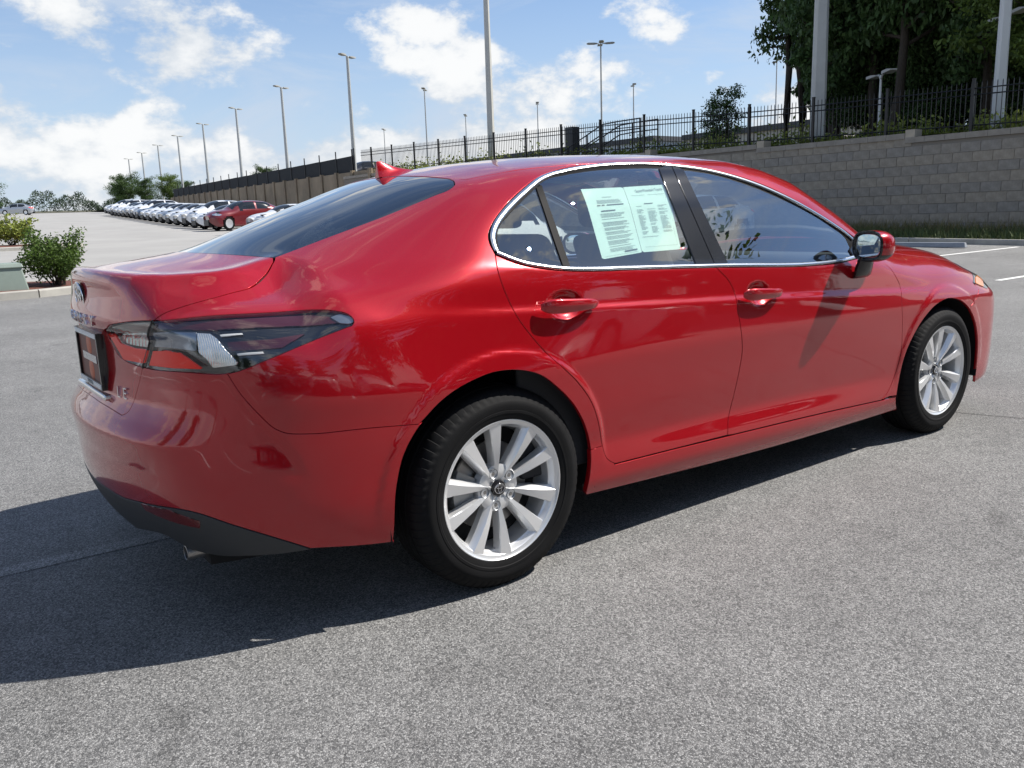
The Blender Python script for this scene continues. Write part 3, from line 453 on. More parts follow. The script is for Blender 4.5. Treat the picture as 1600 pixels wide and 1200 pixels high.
 'trunklow':[(-0.93,-0.4126,0.7946),(-0.9346,-0.3953,0.7668),(-0.9373,-0.3884,0.7531),(-0.9439,-0.3769,0.7262),(-0.951,-0.3641,0.699),(-0.9556,-0.3592,0.6861),(-0.9617,-0.3565,0.674),(-0.9684,-0.3531,0.6622),(-0.976,-0.3411,0.6528),(-0.9841,-0.3203,0.6456)],
 'trunkbot':[(-0.9841,-0.3203,0.6456),(-0.9914,-0.2579,0.6512),(-0.9947,-0.2239,0.6539),(-0.9981,-0.1868,0.6559),(-1.0011,-0.1465,0.6574),(-1.0035,-0.103,0.6589),(-1.0046,-0.0565,0.6609),(-1.0039,-0.0072,0.6638),(-1.0012,0.0449,0.668),(-0.9964,0.1031,0.6725),(-0.9892,0.1766,0.675)],
 'fb_gap':[(3.0648,-0.9069,0.6394),(3.1019,-0.9041,0.6563),(3.1581,-0.8913,0.6718),(3.1821,-0.8859,0.6939),(3.2251,-0.8683,0.7155)],
 'sg_rev':[(-0.9628,-0.3005,0.8847),(-0.9528,-0.4063,0.8951),(-0.9276,-0.5144,0.9022),(-0.9196,-0.4601,0.8595),(-0.935,-0.3968,0.8585),(-0.9527,-0.3119,0.8604),(-0.9584,-0.2821,0.869),(-0.9628,-0.3005,0.8847)],
 'sg_mid':[(-0.9259,-0.5227,0.9063),(-0.8858,-0.6035,0.9109),(-0.8417,-0.6565,0.9108),(-0.8508,-0.6637,0.8617),(-0.8663,-0.6368,0.8642),(-0.8904,-0.578,0.8663),(-0.9174,-0.47,0.8621),(-0.9259,-0.5227,0.9063)],
 'sg_round':[(-0.8408,-0.6586,0.9092),(-0.8155,-0.6868,0.9071),(-0.8043,-0.7067,0.8938),(-0.7909,-0.7343,0.8618),(-0.7715,-0.759,0.829),(-0.7774,-0.7549,0.824),(-0.8176,-0.7126,0.8173),(-0.8225,-0.7066,0.8172),(-0.8329,-0.6934,0.8416),(-0.8455,-0.6728,0.8567),(-0.8408,-0.6586,0.9092)],
 'sg_redi':[(-0.9695,-0.2227,0.8783),(-0.9623,-0.2724,0.8782),(-0.9557,-0.2937,0.8563),(-0.9386,-0.3784,0.8476),(-0.9194,-0.4584,0.8491),(-0.9265,-0.4261,0.808),(-0.9533,-0.2999,0.8082),(-0.9695,-0.2227,0.8783)],
 'sg_redo':[(-0.9129,-0.4871,0.8486),(-0.8964,-0.5577,0.855),(-0.8778,-0.613,0.8525),(-0.8643,-0.6435,0.8382),(-0.8407,-0.6807,0.8112),(-0.8871,-0.5835,0.8081),(-0.9195,-0.4528,0.8047),(-0.9129,-0.4871,0.8486)],
 'sg_tip':[(-0.5176,-0.8163,0.9326),(-0.4932,-0.8233,0.9397),(-0.4674,-0.841,0.9295),(-0.4649,-0.8498,0.9173),(-0.4783,-0.8486,0.9132),(-0.5002,-0.8379,0.9164),(-0.5176,-0.8163,0.9326)],
 'sg_low':[(-0.7854,-0.7298,0.8834),(-0.6873,-0.7855,0.8861),(-0.5965,-0.8112,0.8941),(-0.6621,-0.8076,0.8643),(-0.7235,-0.7809,0.862),(-0.7826,-0.7409,0.8633),(-0.7854,-0.7298,0.8834)],
 'sg_led1':[(-0.7952,-0.7084,0.9042),(-0.7443,-0.7435,0.9061),(-0.7454,-0.7456,0.9026),(-0.7962,-0.7103,0.9002),(-0.7952,-0.7084,0.9042)],
 'sg_led2':[(-0.7693,-0.7548,0.8535),(-0.7086,-0.7913,0.8552),(-0.7093,-0.7924,0.8513),(-0.7699,-0.7556,0.8493),(-0.7693,-0.7548,0.8535)],
 'sg_topb':[(-0.9608,-0.4027,0.9161),(-0.7998,-0.6697,0.939),(-0.5674,-0.7754,0.9408),(-0.5229,-0.8114,0.9346),(-0.5049,-0.8356,0.9167),(-0.5959,-0.7925,0.9155),(-0.8076,-0.6868,0.9168),(-0.9572,-0.4118,0.9054),(-0.9608,-0.4027,0.9161)],
 'refl':[(-0.9813,-0.4155,0.4121),(-0.9401,-0.5556,0.4207),(-0.8846,-0.6551,0.3993),(-0.886,-0.6457,0.3762),(-0.9398,-0.5398,0.3836),(-0.9754,-0.4268,0.3937),(-0.9813,-0.4155,0.4121)],
 'pg1':[(0.5495,-0.6833,1.281),(0.755,-0.6878,1.286),(0.7107,-0.8279,1.0506),(0.5067,-0.8371,1.0373)],
 'pg2':[(0.7566,-0.6878,1.2859),(0.9787,-0.6844,1.2942),(0.9217,-0.8247,1.0514),(0.7123,-0.8279,1.0505)],
}

# ---------------------------------------------------------------- setting materials
def mat_asphalt(name='asphalt',gain=1.):
    m=bpy.data.materials.new(name); m.use_nodes=True; t=m.node_tree; b=t.nodes['Principled BSDF']; b.inputs['Roughness'].default_value=.82; b.inputs['Specular IOR Level'].default_value=.35
    co=N(t,'ShaderNodeTexCoord'); P=co.outputs['Object']
    vo=N(t,'ShaderNodeTexVoronoi',inp={'Scale':210.}); LK(t,P,vo.inputs['Vector'])
    vd=N(t,'ShaderNodeTexVoronoi',feature='DISTANCE_TO_EDGE',inp={'Scale':210.}); LK(t,P,vd.inputs['Vector'])
    n1=N(t,'ShaderNodeTexNoise',inp={'Scale':420.,'Detail':3.}); LK(t,P,n1.inputs['Vector'])
    n2=N(t,'ShaderNodeTexNoise',inp={'Scale':.55,'Detail':7.,'Roughness':.62}); LK(t,P,n2.inputs['Vector'])
    n3=N(t,'ShaderNodeTexNoise',inp={'Scale':9.,'Detail':4.}); LK(t,P,n3.inputs['Vector'])
    cr=N(t,'ShaderNodeValToRGB'); e=cr.color_ramp.elements; e[0].position=.12; e[0].color=(.085,.085,.085,1); e[1].position=.92; e[1].color=(.36,.355,.345,1)
    x=e.new(.45); x.color=(.190,.188,.184,1); LK(t,vo.outputs['Color'],cr.inputs[0])
    gap=N(t,'ShaderNodeMapRange',inp={1:0.,2:.14,3:.45,4:1.}); LK(t,vd.outputs['Distance'],gap.inputs[0])
    a=N(t,'ShaderNodeMixRGB',blend_type='MULTIPLY',inp={0:1.}); LK(t,cr.outputs[0],a.inputs[1]); LK(t,gap.outputs[0],a.inputs[2])
    def mod(src,lo,hi,prev):
        r=N(t,'ShaderNodeMapRange',inp={1:.3,2:.7,3:lo,4:hi}); LK(t,src,r.inputs[0]); q=N(t,'ShaderNodeMixRGB',blend_type='MULTIPLY',inp={0:1.}); LK(t,prev,q.inputs[1]); LK(t,r.outputs[0],q.inputs[2]); return q.outputs[0]
    c=mod(n1.outputs[0],.75,1.25,a.outputs[0]); c=mod(n2.outputs[0],.81,1.19,c); c=mod(n3.outputs[0],.93*gain,1.07*gain,c)
    n4=N(t,'ShaderNodeTexNoise',inp={'Scale':2.3,'Detail':3.,'Distortion':.6}); LK(t,P,n4.inputs['Vector']); r4=N(t,'ShaderNodeMapRange',interpolation_type='SMOOTHSTEP',inp={1:.655,2:.74,3:1.,4:.70}); LK(t,n4.outputs[0],r4.inputs[0]); q4=N(t,'ShaderNodeMixRGB',blend_type='MULTIPLY',inp={0:1.}); LK(t,c,q4.inputs[1]); LK(t,r4.outputs[0],q4.inputs[2]); c=q4.outputs[0]
    LK(t,c,b.inputs['Base Color'])
    bp=N(t,'ShaderNodeBump',inp={'Strength':.7,'Distance':.0028}); LK(t,gap.outputs[0],bp.inputs['Height']); LK(t,bp.outputs[0],b.inputs['Normal'])
    MAT[name]=m
mat_asphalt(); mat_asphalt('worn_line',1.28)
pmat('concrete_lot',(.30,.29,.272),.85,var=(.35,.10),bump=(60.,.2,.003)); pmat('kerb_concrete',(.36,.345,.31),.85,var=(3.,.16)); pmat('stop_concrete',(.26,.28,.31),.8,var=(4.,.15))
pmat('line_paint',(.74,.73,.70),.7,var=(30.,.14)); pmat('faded_paint',(.235,.235,.235),.8,var=(30.,.3)); pmat('mulch',(.115,.040,.026),.95,var=(18.,.35),bump=(40.,.8,.02))
pmat('grass_soil',(.075,.070,.040),.95,var=(2.,.3),bump=(30.,.6,.02)); pmat('grass',(.085,.115,.035),.8); pmat('dry_grass',(.20,.17,.07),.85)
for i,c in enumerate(((.315,.275,.222),(.295,.262,.218),(.335,.290,.230),(.285,.258,.222))): pmat('block%d'%i,c,.92,var=(7.,.16),bump=(70.,.55,.006))
pmat('joint',(.225,.20,.168),.95); pmat('coping',(.31,.275,.23),.9,var=(4.,.14)); pmat('coping_end',(.46,.40,.31),.9,var=(4.,.1)); pmat('wall_brown',(.26,.205,.14),.9,var=(.6,.25))
pmat('fence_black',(.010,.010,.011),.45); pmat('screen_cloth',(.010,.013,.016),.85); pmat('galv',(.42,.43,.42),.5,.3,var=(1.5,.08)); pmat('pole_concrete',(.50,.50,.47),.75,var=(2.,.08)); pmat('lamp_grey',(.36,.36,.34),.5); pmat('pole_white',(.62,.63,.62),.5)
pmat('siding',(.55,.62,.70),.5,.2); pmat('siding_cream',(.55,.53,.48),.7); pmat('fascia',(.07,.075,.085),.6); pmat('cabinet_green',(.20,.245,.215),.55,var=(3.,.12)); pmat('bark',(.055,.043,.032),.9,bump=(14.,.9,.05)); pmat('cabinet_dark',(.05,.055,.06),.5)
def leafmat(name,c,var=.45):
    m=pmat(name,c,.55,spec=.3); t=m.node_tree; b=t.nodes['Principled BSDF']; oi=N(t,'ShaderNodeNewGeometry'); r=N(t,'ShaderNodeMapRange',inp={1:0.,2:1.,3:1-var,4:1+var}); LK(t,oi.outputs['Random Per Island'],r.inputs[0])
    mx=N(t,'ShaderNodeMixRGB',blend_type='MULTIPLY',inp={0:1.,1:(*c,1)}); LK(t,r.outputs[0],mx.inputs[2]); LK(t,mx.outputs[0],b.inputs['Base Color'])
    tr=N(t,'ShaderNodeBsdfTranslucent'); LK(t,mx.outputs[0],tr.inputs[0]); ms=N(t,'ShaderNodeMixShader',inp={0:.28}); o=t.nodes['Material Output']; LK(t,b.outputs[0],ms.inputs[1]); LK(t,tr.outputs[0],ms.inputs[2]); LK(t,ms.outputs[0],o.inputs[0]); return m
leafmat('leaf_dark',(.066,.118,.036)); leafmat('leaf_mid',(.055,.095,.025)); leafmat('leaf_bright',(.10,.15,.03)); leafmat('leaf_bush',(.075,.125,.022)); leafmat('leaf_far',(.05,.075,.045)); leafmat('leaf_hedge',(.23,.27,.055))

# ---------------------------------------------------------------- the red sedan
car=empty('sedan',(0,0,0)); tag(car,'glossy red four-door sedan with ten-spoke alloy wheels and papers in its rear window','car')
A=lambda *p: np.array(p,float)
K={k:np.array(v) for k,v in CURVES.items()}
RED=MAT['red_paint']
DQ=(.15,.75,-.62); DS=(0,1,0); DR=(.70,.60,-.35); DT=(0,0,-1)
def cat(*c): return np.concatenate(c)
G=.0027
# shared edges that the photograph hides
ditch=A((.165,-.520,0),(.30,-.545,0),(.6,-.566,0),(1.0,-.574,0),(1.4,-.570,0),(1.62,-.566,0))
wsL=A((1.62,-.566,0),(1.80,-.592,0),(2.0,-.622,0),(2.2,-.652,0),(2.38,-.690,0))
ditch=snap(ditch,DT); wsL=snap(wsL,DT)
blT=cat(K['bl_side'],A((.150,-.50,1.33)))
# ---- doors
rd_top=K['dlo_bot']; xs_=rd_top[:,0]
xb=K['bdoor'][0,0]
rdt=rd_top[(xs_<xb)&(xs_>K['rdoor_r'][0,0])]; fdt=rd_top[xs_>xb]
fd_front=cat(A((2.13,-.83,.985),(2.24,-.845,.955)),K['fdoor'][2:])
def door(nm,loop,lab): 
    me=panel_mesh(nm,[loop],DS,.009,0,G); o=new_obj(nm,me,RED,car); return o
rk=K['rock']; rkx=rk[:,0]
rear_door=door('rear_door',[K['rdoor_r'],rk[rkx<K['bdoor'][-1,0]],K['bdoor'][::-1],rdt[::-1]],'')
front_door=door('front_door',[K['bdoor'],rk[rkx>K['bdoor'][-1,0]],fd_front[::-1],A((2.13,-.83,.985),(2.06,-.845,.952)),fdt[::-1]],'')
# ---- body side: wing, C-pillar, roof rail, A-pillar in one pressing
arch=K['rarch']; ra_f=arch[::-1]
iT=K['lampT'][np.argmin(abs(K['lampT'][:,0]-K['trunkgap'][-1,0])):]
lb=K['lampB']; iB=lb[:np.argmin(np.hypot(lb[:,0]-K['bump'][0,0],lb[:,2]-K['bump'][0,2]))+1]
ib=np.argmin(np.hypot(arch[:,0]-K['bump'][-1,0],arch[:,2]-K['bump'][-1,2]))
dlo_out=K['dlo_top']
ij=np.argmin(np.hypot(arch[:,0]-.37,arch[:,2]-.385)+(arch[:,0]<0)*9); jd=np.argmin(abs(K['rdoor_r'][:,2]-.385))
q_loop=[dlo_out,A((2.13,-.83,.985),(2.24,-.845,.955),(2.36,-.775,.985)),wsL[::-1],ditch[::-1],A((.150,-.50,1.33),(.158,-.51,1.33)),K['bl_side'][::-1],K['trunkgap'],iT,iB,K['bump'],arch[ib+1:ij+1],K['rdoor_r'][:jd+1][::-1]]
body_side=new_obj('body_side_panel',panel_mesh('body_side_panel',[q_loop],DQ,.015,0,G*.6),RED,car)
# ---- sill
rb=K['rockb']
rocker=new_obj('rocker_panel',panel_mesh('rocker_panel',[[arch[ij:],rb,K['rockend'],A((2.40,-.885,.252)),rk[::-1]+A(0,0,-.004),K['rdoor_r'][jd:][::-1]]],(0,1,.0),.012,0,.001,.02),RED,car)
# ---- front wing
fa=K['farch']; fg=K['fb_gap']
ifa=np.argmin(np.hypot(fa[:,0]-fg[0,0],fa[:,2]-fg[0,2]))
hoodgap=snap(A((2.38,-.735,0),(2.6,-.742,0),(2.85,-.748,0),(3.05,-.742,0),(3.20,-.725,0),(3.34,-.690,0)),DT)
lampF=A((3.34,-.69,.85),(3.34,-.76,.81),(3.28,-.815,.785),(3.20,-.855,.755))
f_loop=[fd_front,A((2.34,-.88,.262)),fa[:ifa+1],fg,A((3.22,-.865,.735)),lampF[::-1],hoodgap[::-1],A((2.30,-.815,.965),(2.24,-.845,.955))]
fender=new_obj('fender',panel_mesh('fender',[f_loop],(-.15,.8,-.58),.015,0,G*.6),RED,car)
# ---- roof, screens, bonnet
roof_f=snap(A((1.62,-.566,0),(1.66,-.40,0),(1.69,-.2,0),(1.70,0,0)),DT); roof_r=A((.165,-.52,0),(.135,-.43,0),(.115,-.25,0),(.105,0,0))
def symloop(*c): # open curves on the right half from centre line to centre line, closed by their mirror image
    r=cat(*c); return [r,mir(r)[::-1]]
roof=new_obj('roof_panel',panel_mesh('roof_panel',[symloop(roof_r[::-1],ditch,roof_f)],DT,.02,0,G*.5),RED,car)
ws_b=A((2.38,-.69,0),(2.50,-.55,0),(2.585,-.3,0),(2.62,0,0))
new_obj('windshield',panel_mesh('windshield',[symloop(roof_f[::-1],wsL,ws_b)],DT,.025,-.003,G,.004),MAT['side_glass'],car)
bl_c=K['bl_base']; 
bl_loop=symloop(A((-.655,0,0)),bl_c,K['bl_side'],A((.150,-.50,0)),roof_r[1:])
backlight=new_obj('rear_windshield',panel_mesh('rear_windshield',[bl_loop],DT,.02,-.002,.003,.004),MAT['rear_glass'],car)
new_obj('hood',panel_mesh('hood',[symloop(A((2.64,0,0),(2.605,-.3,0),(2.52,-.55,0),(2.42,-.70,0)),hoodgap,A((3.42,-.66,0),(3.58,-.45,0),(3.66,-.2,0),(3.68,0,0)))],(-.25,0,-1),.02,0,G),RED,car)
new_obj('cowl_panel',panel_mesh('cowl_panel',[symloop(A((2.60,0,0),(2.565,-.3,0),(2.48,-.55,0),(2.37,-.70,0)),A((2.46,-.72,0),(2.55,-.55,0),(2.64,-.3,0),(2.675,0,0)))],DT,.02,-.012,0,.02),MAT['black_plastic'],car)
# ---- boot lid
tb_=K['trunkbot']; tb_=tb_[tb_[:,1]<-.02]; lT=K['lampT']; 
lid_lamp=lT[:np.argmin(abs(lT[:,0]-K['trunkgap'][-1,0]))+1][::-1]
low=K['trunklow']; iL=np.argmin(np.hypot(lb[:,0]-low[0,0],lb[:,2]-low[0,2])); lid_lampB=lb[iL:][::-1]
lid_loop=[*symloop(A((-.655,0,1.11)),bl_c-A(.006,0,0),K['trunkgap'],lid_lamp,lid_lampB,low,tb_,A((tb_[-1,0],0,tb_[-1,2])))]
trunk=new_obj('trunk_lid',panel_mesh('trunk_lid',[lid_loop],(.90,0,-.43),.012,0,G*.7),RED,car)
def seam_curve(z0,z1,front=False,n=14):
    zz=np.linspace(z0,z1,n); c=np.stack([np.full(n,1.5),0*zz,zz],1); d=(-1,0,0) if front else (1,0,0)
    P,_=cast(c-np.array(d)*6.,np.broadcast_to(np.array(d,float),c.shape)); return P
# ---- rear bumper (right half mirrored)
vT=K['valT']; vT=vT[vT[:,1]<-.02]
b_loop=[tb_[::-1],low[::-1],lb[:iL+1][::-1][:len(lb[:iL+1])-len(iB)+1],K['bump'],arch[:ib+1][::-1],K['bumpB'][::-1],vT[::-1],seam_curve(vT[0,2],tb_[-1,2])]
bump=new_obj('rear_bumper',panel_mesh('rear_bumper',[b_loop],DR,.013,0,G*.5,seam=True),RED,car)
vB_=K['valB']; vB_=vB_[vB_[:,1]<-.03][::-1]; vB=cat(vB_,A((-.905,0,.205))) if vB_[-1,2]<.26 else cat(vB_,A((-.89,-.2,.205),(-.905,0,.205)))
valance=new_obj('bumper_valance',panel_mesh('bumper_valance',[[vT-A(0,0,.002),vB,seam_curve(.207,vT[0,2]-.002)]],(.8,.55,.25),.014,.002,.001,.02,seam=True),MAT['black_plastic'],car)
# ---- front bumper
fbl=[A((3.255,-.87,.20)),fa[ifa:][::-1],fg,A((3.22,-.865,.735)),lampF[::-1][1:],A((3.42,-.66,.86),(3.58,-.45,.86),(3.66,-.2,.86),(3.68,0,.86)),seam_curve(.84,.18,True),A((3.70,-.4,.17),(3.50,-.7,.17))]
fbump=new_obj('front_bumper',panel_mesh('front_bumper',[fbl],(-.70,.65,-.2),.016,0,G*.6,seam=True),RED,car)
hl_loop=[lampF,A((3.20,-.855,.755),(3.35,-.83,.70),(3.52,-.70,.70),(3.62,-.5,.73),(3.60,-.45,.80),(3.42,-.66,.855),(3.34,-.69,.85))]
headl=new_obj('headlight',panel_mesh('headlight',[hl_loop],(-.70,.65,-.2),.012,.002,.002,.012),MAT['lens_smoke'],car)
amb=[A((3.225,-.848,.748),(3.275,-.815,.772),(3.345,-.775,.775),(3.38,-.77,.745),(3.30,-.825,.715),(3.225,-.848,.748))]
new_obj('turn_signal',panel_mesh('turn_signal',[amb],(-.70,.65,-.2),.01,.0055,0,.008),MAT['amber'],headl)
# ---- side glass, frames and bright surround
gt,gb=K['gl_top'],K['gl_bot']
glass_loop=[gt,gb[::-1]]
def clipx(c,a,b): return c[(c[:,0]>=a)&(c[:,0]<=b)]
def between(cut_l,cut_r):  # part of the glass outline between two cut lines (given top->bottom)
    L,Rr=cut_l,cut_r; out=[]
    return out
dl,dr,bl_,br_=K['qdivL'],K['qdivR'],K['bpL'],K['bpR']
def gpanel(nm,loop,mat='side_glass',off=-.004,fl=.004,inset=0.): return new_obj(nm,panel_mesh(nm,[loop],(.0,.85,-.5),.016,off,inset,fl),MAT[mat],car)
itl=np.argmin(np.linalg.norm(gt-dl[0],axis=1)); itr=np.argmin(np.linalg.norm(gt-dr[0],axis=1)); ibl=np.argmin(np.linalg.norm(gt-bl_[0],axis=1)); ibr=np.argmin(np.linalg.norm(gt-br_[0],axis=1))
jtl=np.argmin(np.linalg.norm(gb-dl[-1],axis=1)); jtr=np.argmin(np.linalg.norm(gb-dr[-1],axis=1)); jbl=np.argmin(np.linalg.norm(gb-bl_[-1],axis=1)); jbr=np.argmin(np.linalg.norm(gb-br_[-1],axis=1))
quarter_win=gpanel('quarter_window',[gt[:itl+1],dl,gb[:jtl+1][::-1]])
rear_win=gpanel('rear_door_window',[gt[itr:ibl+1],bl_,gb[jtr:jbl+1][::-1],dr[::-1]])
front_win=gpanel('front_door_window',[gt[ibr:],gb[jbr:][::-1],br_[::-1]])
div=gpanel('window_divider',[dl,dr[::-1]],'black_trim',.0005,.014)
bm_=K['bpM']
dtp,dbt=K['dlo_top'],K['dlo_bot']
pil_r=gpanel('rear_door_pillar_trim',[bl_,A(gb[jbl],bm_[-1]+A(-.003,0,.008)),bm_[::-1]-A(.003,0,0)],'satin_black',.0,.012)
pil_f=gpanel('front_door_pillar_trim',[bm_+A(.003,0,0),A(bm_[-1]+A(.003,0,.008),gb[jbr]),br_[::-1]],'satin_black',.0,.012)
# flat black seal between glass and bright strip
seal_loop=[[dtp[2:],dbt[::-1][:-2]]]
new_obj('window_seal',panel_mesh('window_seal',[[dtp,dbt[::-1]],[gt,gb[::-1]]],(.0,.85,-.5),.012,-.0045,.002,.01),MAT['black_trim'],car)
def mid(c,e,f=.5):
    r=resample(c,.012); q=np.array([e[np.argmin(np.linalg.norm(e-p,axis=1))] for p in r]); 
    return r+(q-r)*f
def smoothc(c,n=3):
    c=c.copy()
    for _ in range(n): c[1:-1]=.25*c[:-2]+.5*c[1:-1]+.25*c[2:]
    return c
tm=smoothc(mid(dtp,gt,.42),4); bmid=smoothc(mid(dbt,gb,.45),4)
chrome_top=ribbon('window_surround',tm,.0175,.004,.012,MAT['bright_trim'],car,(.0,.85,-.5))
chrome_bot=ribbon('belt_molding',bmid,.0155,.004,.012,MAT['bright_trim'],car,(.0,.85,-.3))
# black strips added behind the shut lines to stop light and darken the gaps
gap_strips=[]
for c,dd in ((K['rdoor_r'],DS),(K['bdoor'],DS),(K['fdoor'],DS),(rk,DS),(K['bump'],DR),(K['trunkgap'],DR),(low,DR),(fg,(-.7,.65,-.2)),(bm_,(.0,.85,-.5)),(cat(hoodgap),DT),(cat(ditch,wsL),DT)):
    gap_strips.append(ribbon('gap_dark_strip',resample(c,.02),.03,-.012,.004,MAT['dark_void'],car,dd))
# ---- wheel-house liners and underbody
for cx in (0.,2.825):
    m=MB(); n=24; R0=.412; v=[]; f=[]
    for i in range(n+1):
        an=math.radians(-12+204*i/n)
        for yy in (-.905+.0,-.50): v.append((cx+R0*math.cos(an),yy+(.02 if yy<-.8 else 0),.328+R0*math.sin(an)))
    for i in range(n): f.append((2*i,2*i+1,2*i+3,2*i+2))
    c0=len(v); v.append((cx,-.50,.328)); f+=[(2*i+1,c0,2*i+3) for i in range(n)]
    m.add(v,f); o=m.build('wheel_liner',MAT['dark_void'],car); o2=mirror_copy(o)
m=MB(); P_=[(-.84,-.56),(-.42,-.66),(-.42,-.49),(.42,-.49),(.42,-.80),(2.36,-.80),(2.36,-.49),(3.28,-.49),(3.28,-.62),(3.55,-.60)]; P_=P_+[(a,-b) for a,b in reversed(P_)]; n=len(P_); m.add([(a,b,.205) for a,b in P_]+[(a,b,.27) for a,b in P_],[tuple(range(n)),tuple(reversed(range(n,2*n)))]+[(i,(i+1)%n,n+(i+1)%n,n+i) for i in range(n)]); m.build('underbody',MAT['dark_void'],car)
m=MB(); m.box(-.82,-.45,-.45,.45,.34,.95); m.build('trunk_core',MAT['dark_void'],car)
m=MB(); m.box(2.55,3.45,-.48,.48,.32,.80); m.build('engine_core',MAT['dark_void'],car)
m=MB(); m.box(2.42,2.53,-.62,.62,.26,.92); m.build('firewall',MAT['dark_void'],car)

# ---------------------------------------------------------------- wheels (axle along y, outer face towards -y)
def tire_mesh():
    n=72*3; prof=[(.226,-.092),(.232,-.101),(.240,-.1045),(.252,-.1065),(.254,-.1085),(.262,-.1090),(.2625,-.1078),(.278,-.1105),(.292,-.1080),(.2935,-.1068),(.304,-.1025),(.314,-.095),(.321,-.088),(.3275,-.080),(.331,-.070),(.3325,-.058),
          (.3328,-.052),(.3255,-.0505),(.3255,-.0425),(.3336,-.041),(.3340,-.016),(.3265,-.0145),(.3265,-.0065),(.3342,-.005)]
    full=prof+[(r,-a) for r,a in reversed(prof)]; m=len(full); v=[];f=[]
    for k in range(n):
        sl=k%3; an=2*math.pi*((k//3)+(0,.07,.53)[sl])/72
        for i,(r,a) in enumerate(full):
            j=min(i,m-1-i)
            if sl==0 and 10<=j<=15: r-=.0026
            tw=an+(.02 if a<0 else -.02)*(abs(a)-.05)*8*(1 if 8<=j<=16 else 0)
            v.append((r*math.cos(tw),a,r*math.sin(tw)))
    for k in range(n):
        k2=(k+1)%n
        for i in range(m-1): f.append((k*m+i,k*m+i+1,k2*m+i+1,k2*m+i))
    b=MB(); b.add(v,f); return b.mesh('tire',True,32)
def rim_mesh():
    b=MB()
    # barrel with outer lip
    b.lathe([(.150,.05),(.195,.045),(.200,-.02),(.2045,-.070),(.2105,-.078),(.2125,-.089),(.2165,-.0945),(.2260,-.0975),(.2300,-.1015),(.2330,-.1010),(.2340,-.096),(.2300,-.090),(.224,-.08),(.222,.09),(.215,.09),(.205,.05),(.150,.06)],96,'y')
    return b.mesh('rim',True,28)
def spoke_mesh(flip):
    # cross-sections along the radius: (r, centre, half width, axial of crest)
    st=[(.030,.000,.0085,-.0660),(.052,.000,.0095,-.0680),(.085,-.0005,.0135,-.0755),(.120,-.0015,.0178,-.0845),(.160,-.003,.0222,-.0900),(.195,-.0045,.0265,-.0930),(.2135,-.0055,.0295,-.0945),(.2195,-.006,.0305,-.0950)]
    v=[];f=[]
    for r,c,h,a in st:
        k=(r-.036)/.18
        ring=[(c-h,a+.040),(c-h*.98,a+.013-.010*k),(c-h*.88,a+.0020),(c+h*(.10+.42*k),a-.0015),(c+h*.70,a+.0055+.006*(1-k)),(c+h*.98,a+.020),(c+h*.99,a+.044)]
        if flip: ring=[(-t,q) for t,q in reversed(ring)]
        for t,q in ring: v.append((t,q,r))
    m=7
    for i in range(len(st)-1):
        for k in range(m-1): f.append((i*m+k,i*m+k+1,(i+1)*m+k+1,(i+1)*m+k))
        f.append((i*m+m-1,i*m,(i+1)*m,(i+1)*m+m-1))
    f.append(tuple(range(m))); f.append(tuple(reversed(range((len(st)-1)*m,len(st)*m))))
    b=MB(); b.add(v,f); return b.mesh('spoke',True,14)
def ring_ellipse(b,cx,cz,rx,rz,w,a,n=40,tilt=0.):
    prof=[]
    v=[];f=[]
    for k in range(n):
        an=2*math.pi*k/n; c,s=math.cos(an),math.sin(an)
        nx,nz=c/rx,s/rz; l=math.hypot(nx,nz); nx/=l;nz/=l
        for o,h in ((-w,0),(-w*.6,-.0016),(w*.6,-.0016),(w,0)): v.append((cx+rx*c+nx*o,a+h,cz+rz*s+nz*o))
    for k in range(n):
        k2=(k+1)%n
        for i in range(3): f.append((k*4+i,k*4+i+1,k2*4+i+1,k2*4+i))
    b.add(v,f)
def emblem(b,s,a):
    ring_ellipse(b,0,0,.0575*s,.0400*s,.0040*s,a); ring_ellipse(b,0,0,.0165*s,.0375*s,.0034*s,a); ring_ellipse(b,0,.0170*s,.0400*s,.0150*s,.0034*s,a)
TIRE=tire_mesh(); RIM=rim_mesh(); SP=(spoke_mesh(False),spoke_mesh(True))
b=MB(); b.lathe([(.0,-.060),(.033,-.061),(.040,-.066),(.062,-.068),(.078,-.062),(.080,-.030),(.0,-.030)],40,'y'); HUB=b.mesh('hub',True,40)
b=MB(); b.lathe([(0,-.0725),(.021,-.0725),(.0245,-.0715),(.0262,-.0685),(.0265,-.060)],36,'y'); CAP=b.mesh('center_cap',True,40)
b=MB(); ring_ellipse(b,0,0,.0190,.0165,.0012,-.0725); ring_ellipse(b,0,0,.0055,.0155,.0011,-.0727); ring_ellipse(b,0,.0062,.0130,.0060,.0011,-.0727); EMB=b.mesh('cap_emblem')
b=MB(); b.lathe([(.0165,-.0715),(.0150,-.0700),(.0150,-.050),(.0,-.050)],20,'y'); POCK=b.mesh('lug_pocket')
b=MB(); b.lathe([(0,-.0685),(.0065,-.0680),(.0095,-.0655),(.0100,-.050)],6,'y'); NUT=b.mesh('lug_nut',True,30)
b=MB(); b.lathe([(.06,-.02),(.145,-.02),(.148,-.016),(.148,.004),(.06,.004)],64,'y'); DISC=b.mesh('brake_disc',True,30)
b=MB(); b.lathe([(.0,.0),(.197,.0),(.197,.004)],48,'y'); BACK=b.mesh('backing_plate')
b=MB(); 
for i in range(9):
    an=math.radians(20+9*i)
v=[];f=[]
for i in range(9):
    an=math.radians(150+8*i)
    for r,a in ((.085,-.045),(.160,-.045),(.165,-.03),(.165,.03),(.085,.03)): v.append((r*math.cos(an),a,r*math.sin(an)))
for i in range(8):
    for k in range(5): f.append((i*5+k,i*5+(k+1)%5,(i+1)*5+(k+1)%5,(i+1)*5+k))
f+= [tuple(range(5)),tuple(range(44,39,-1))]
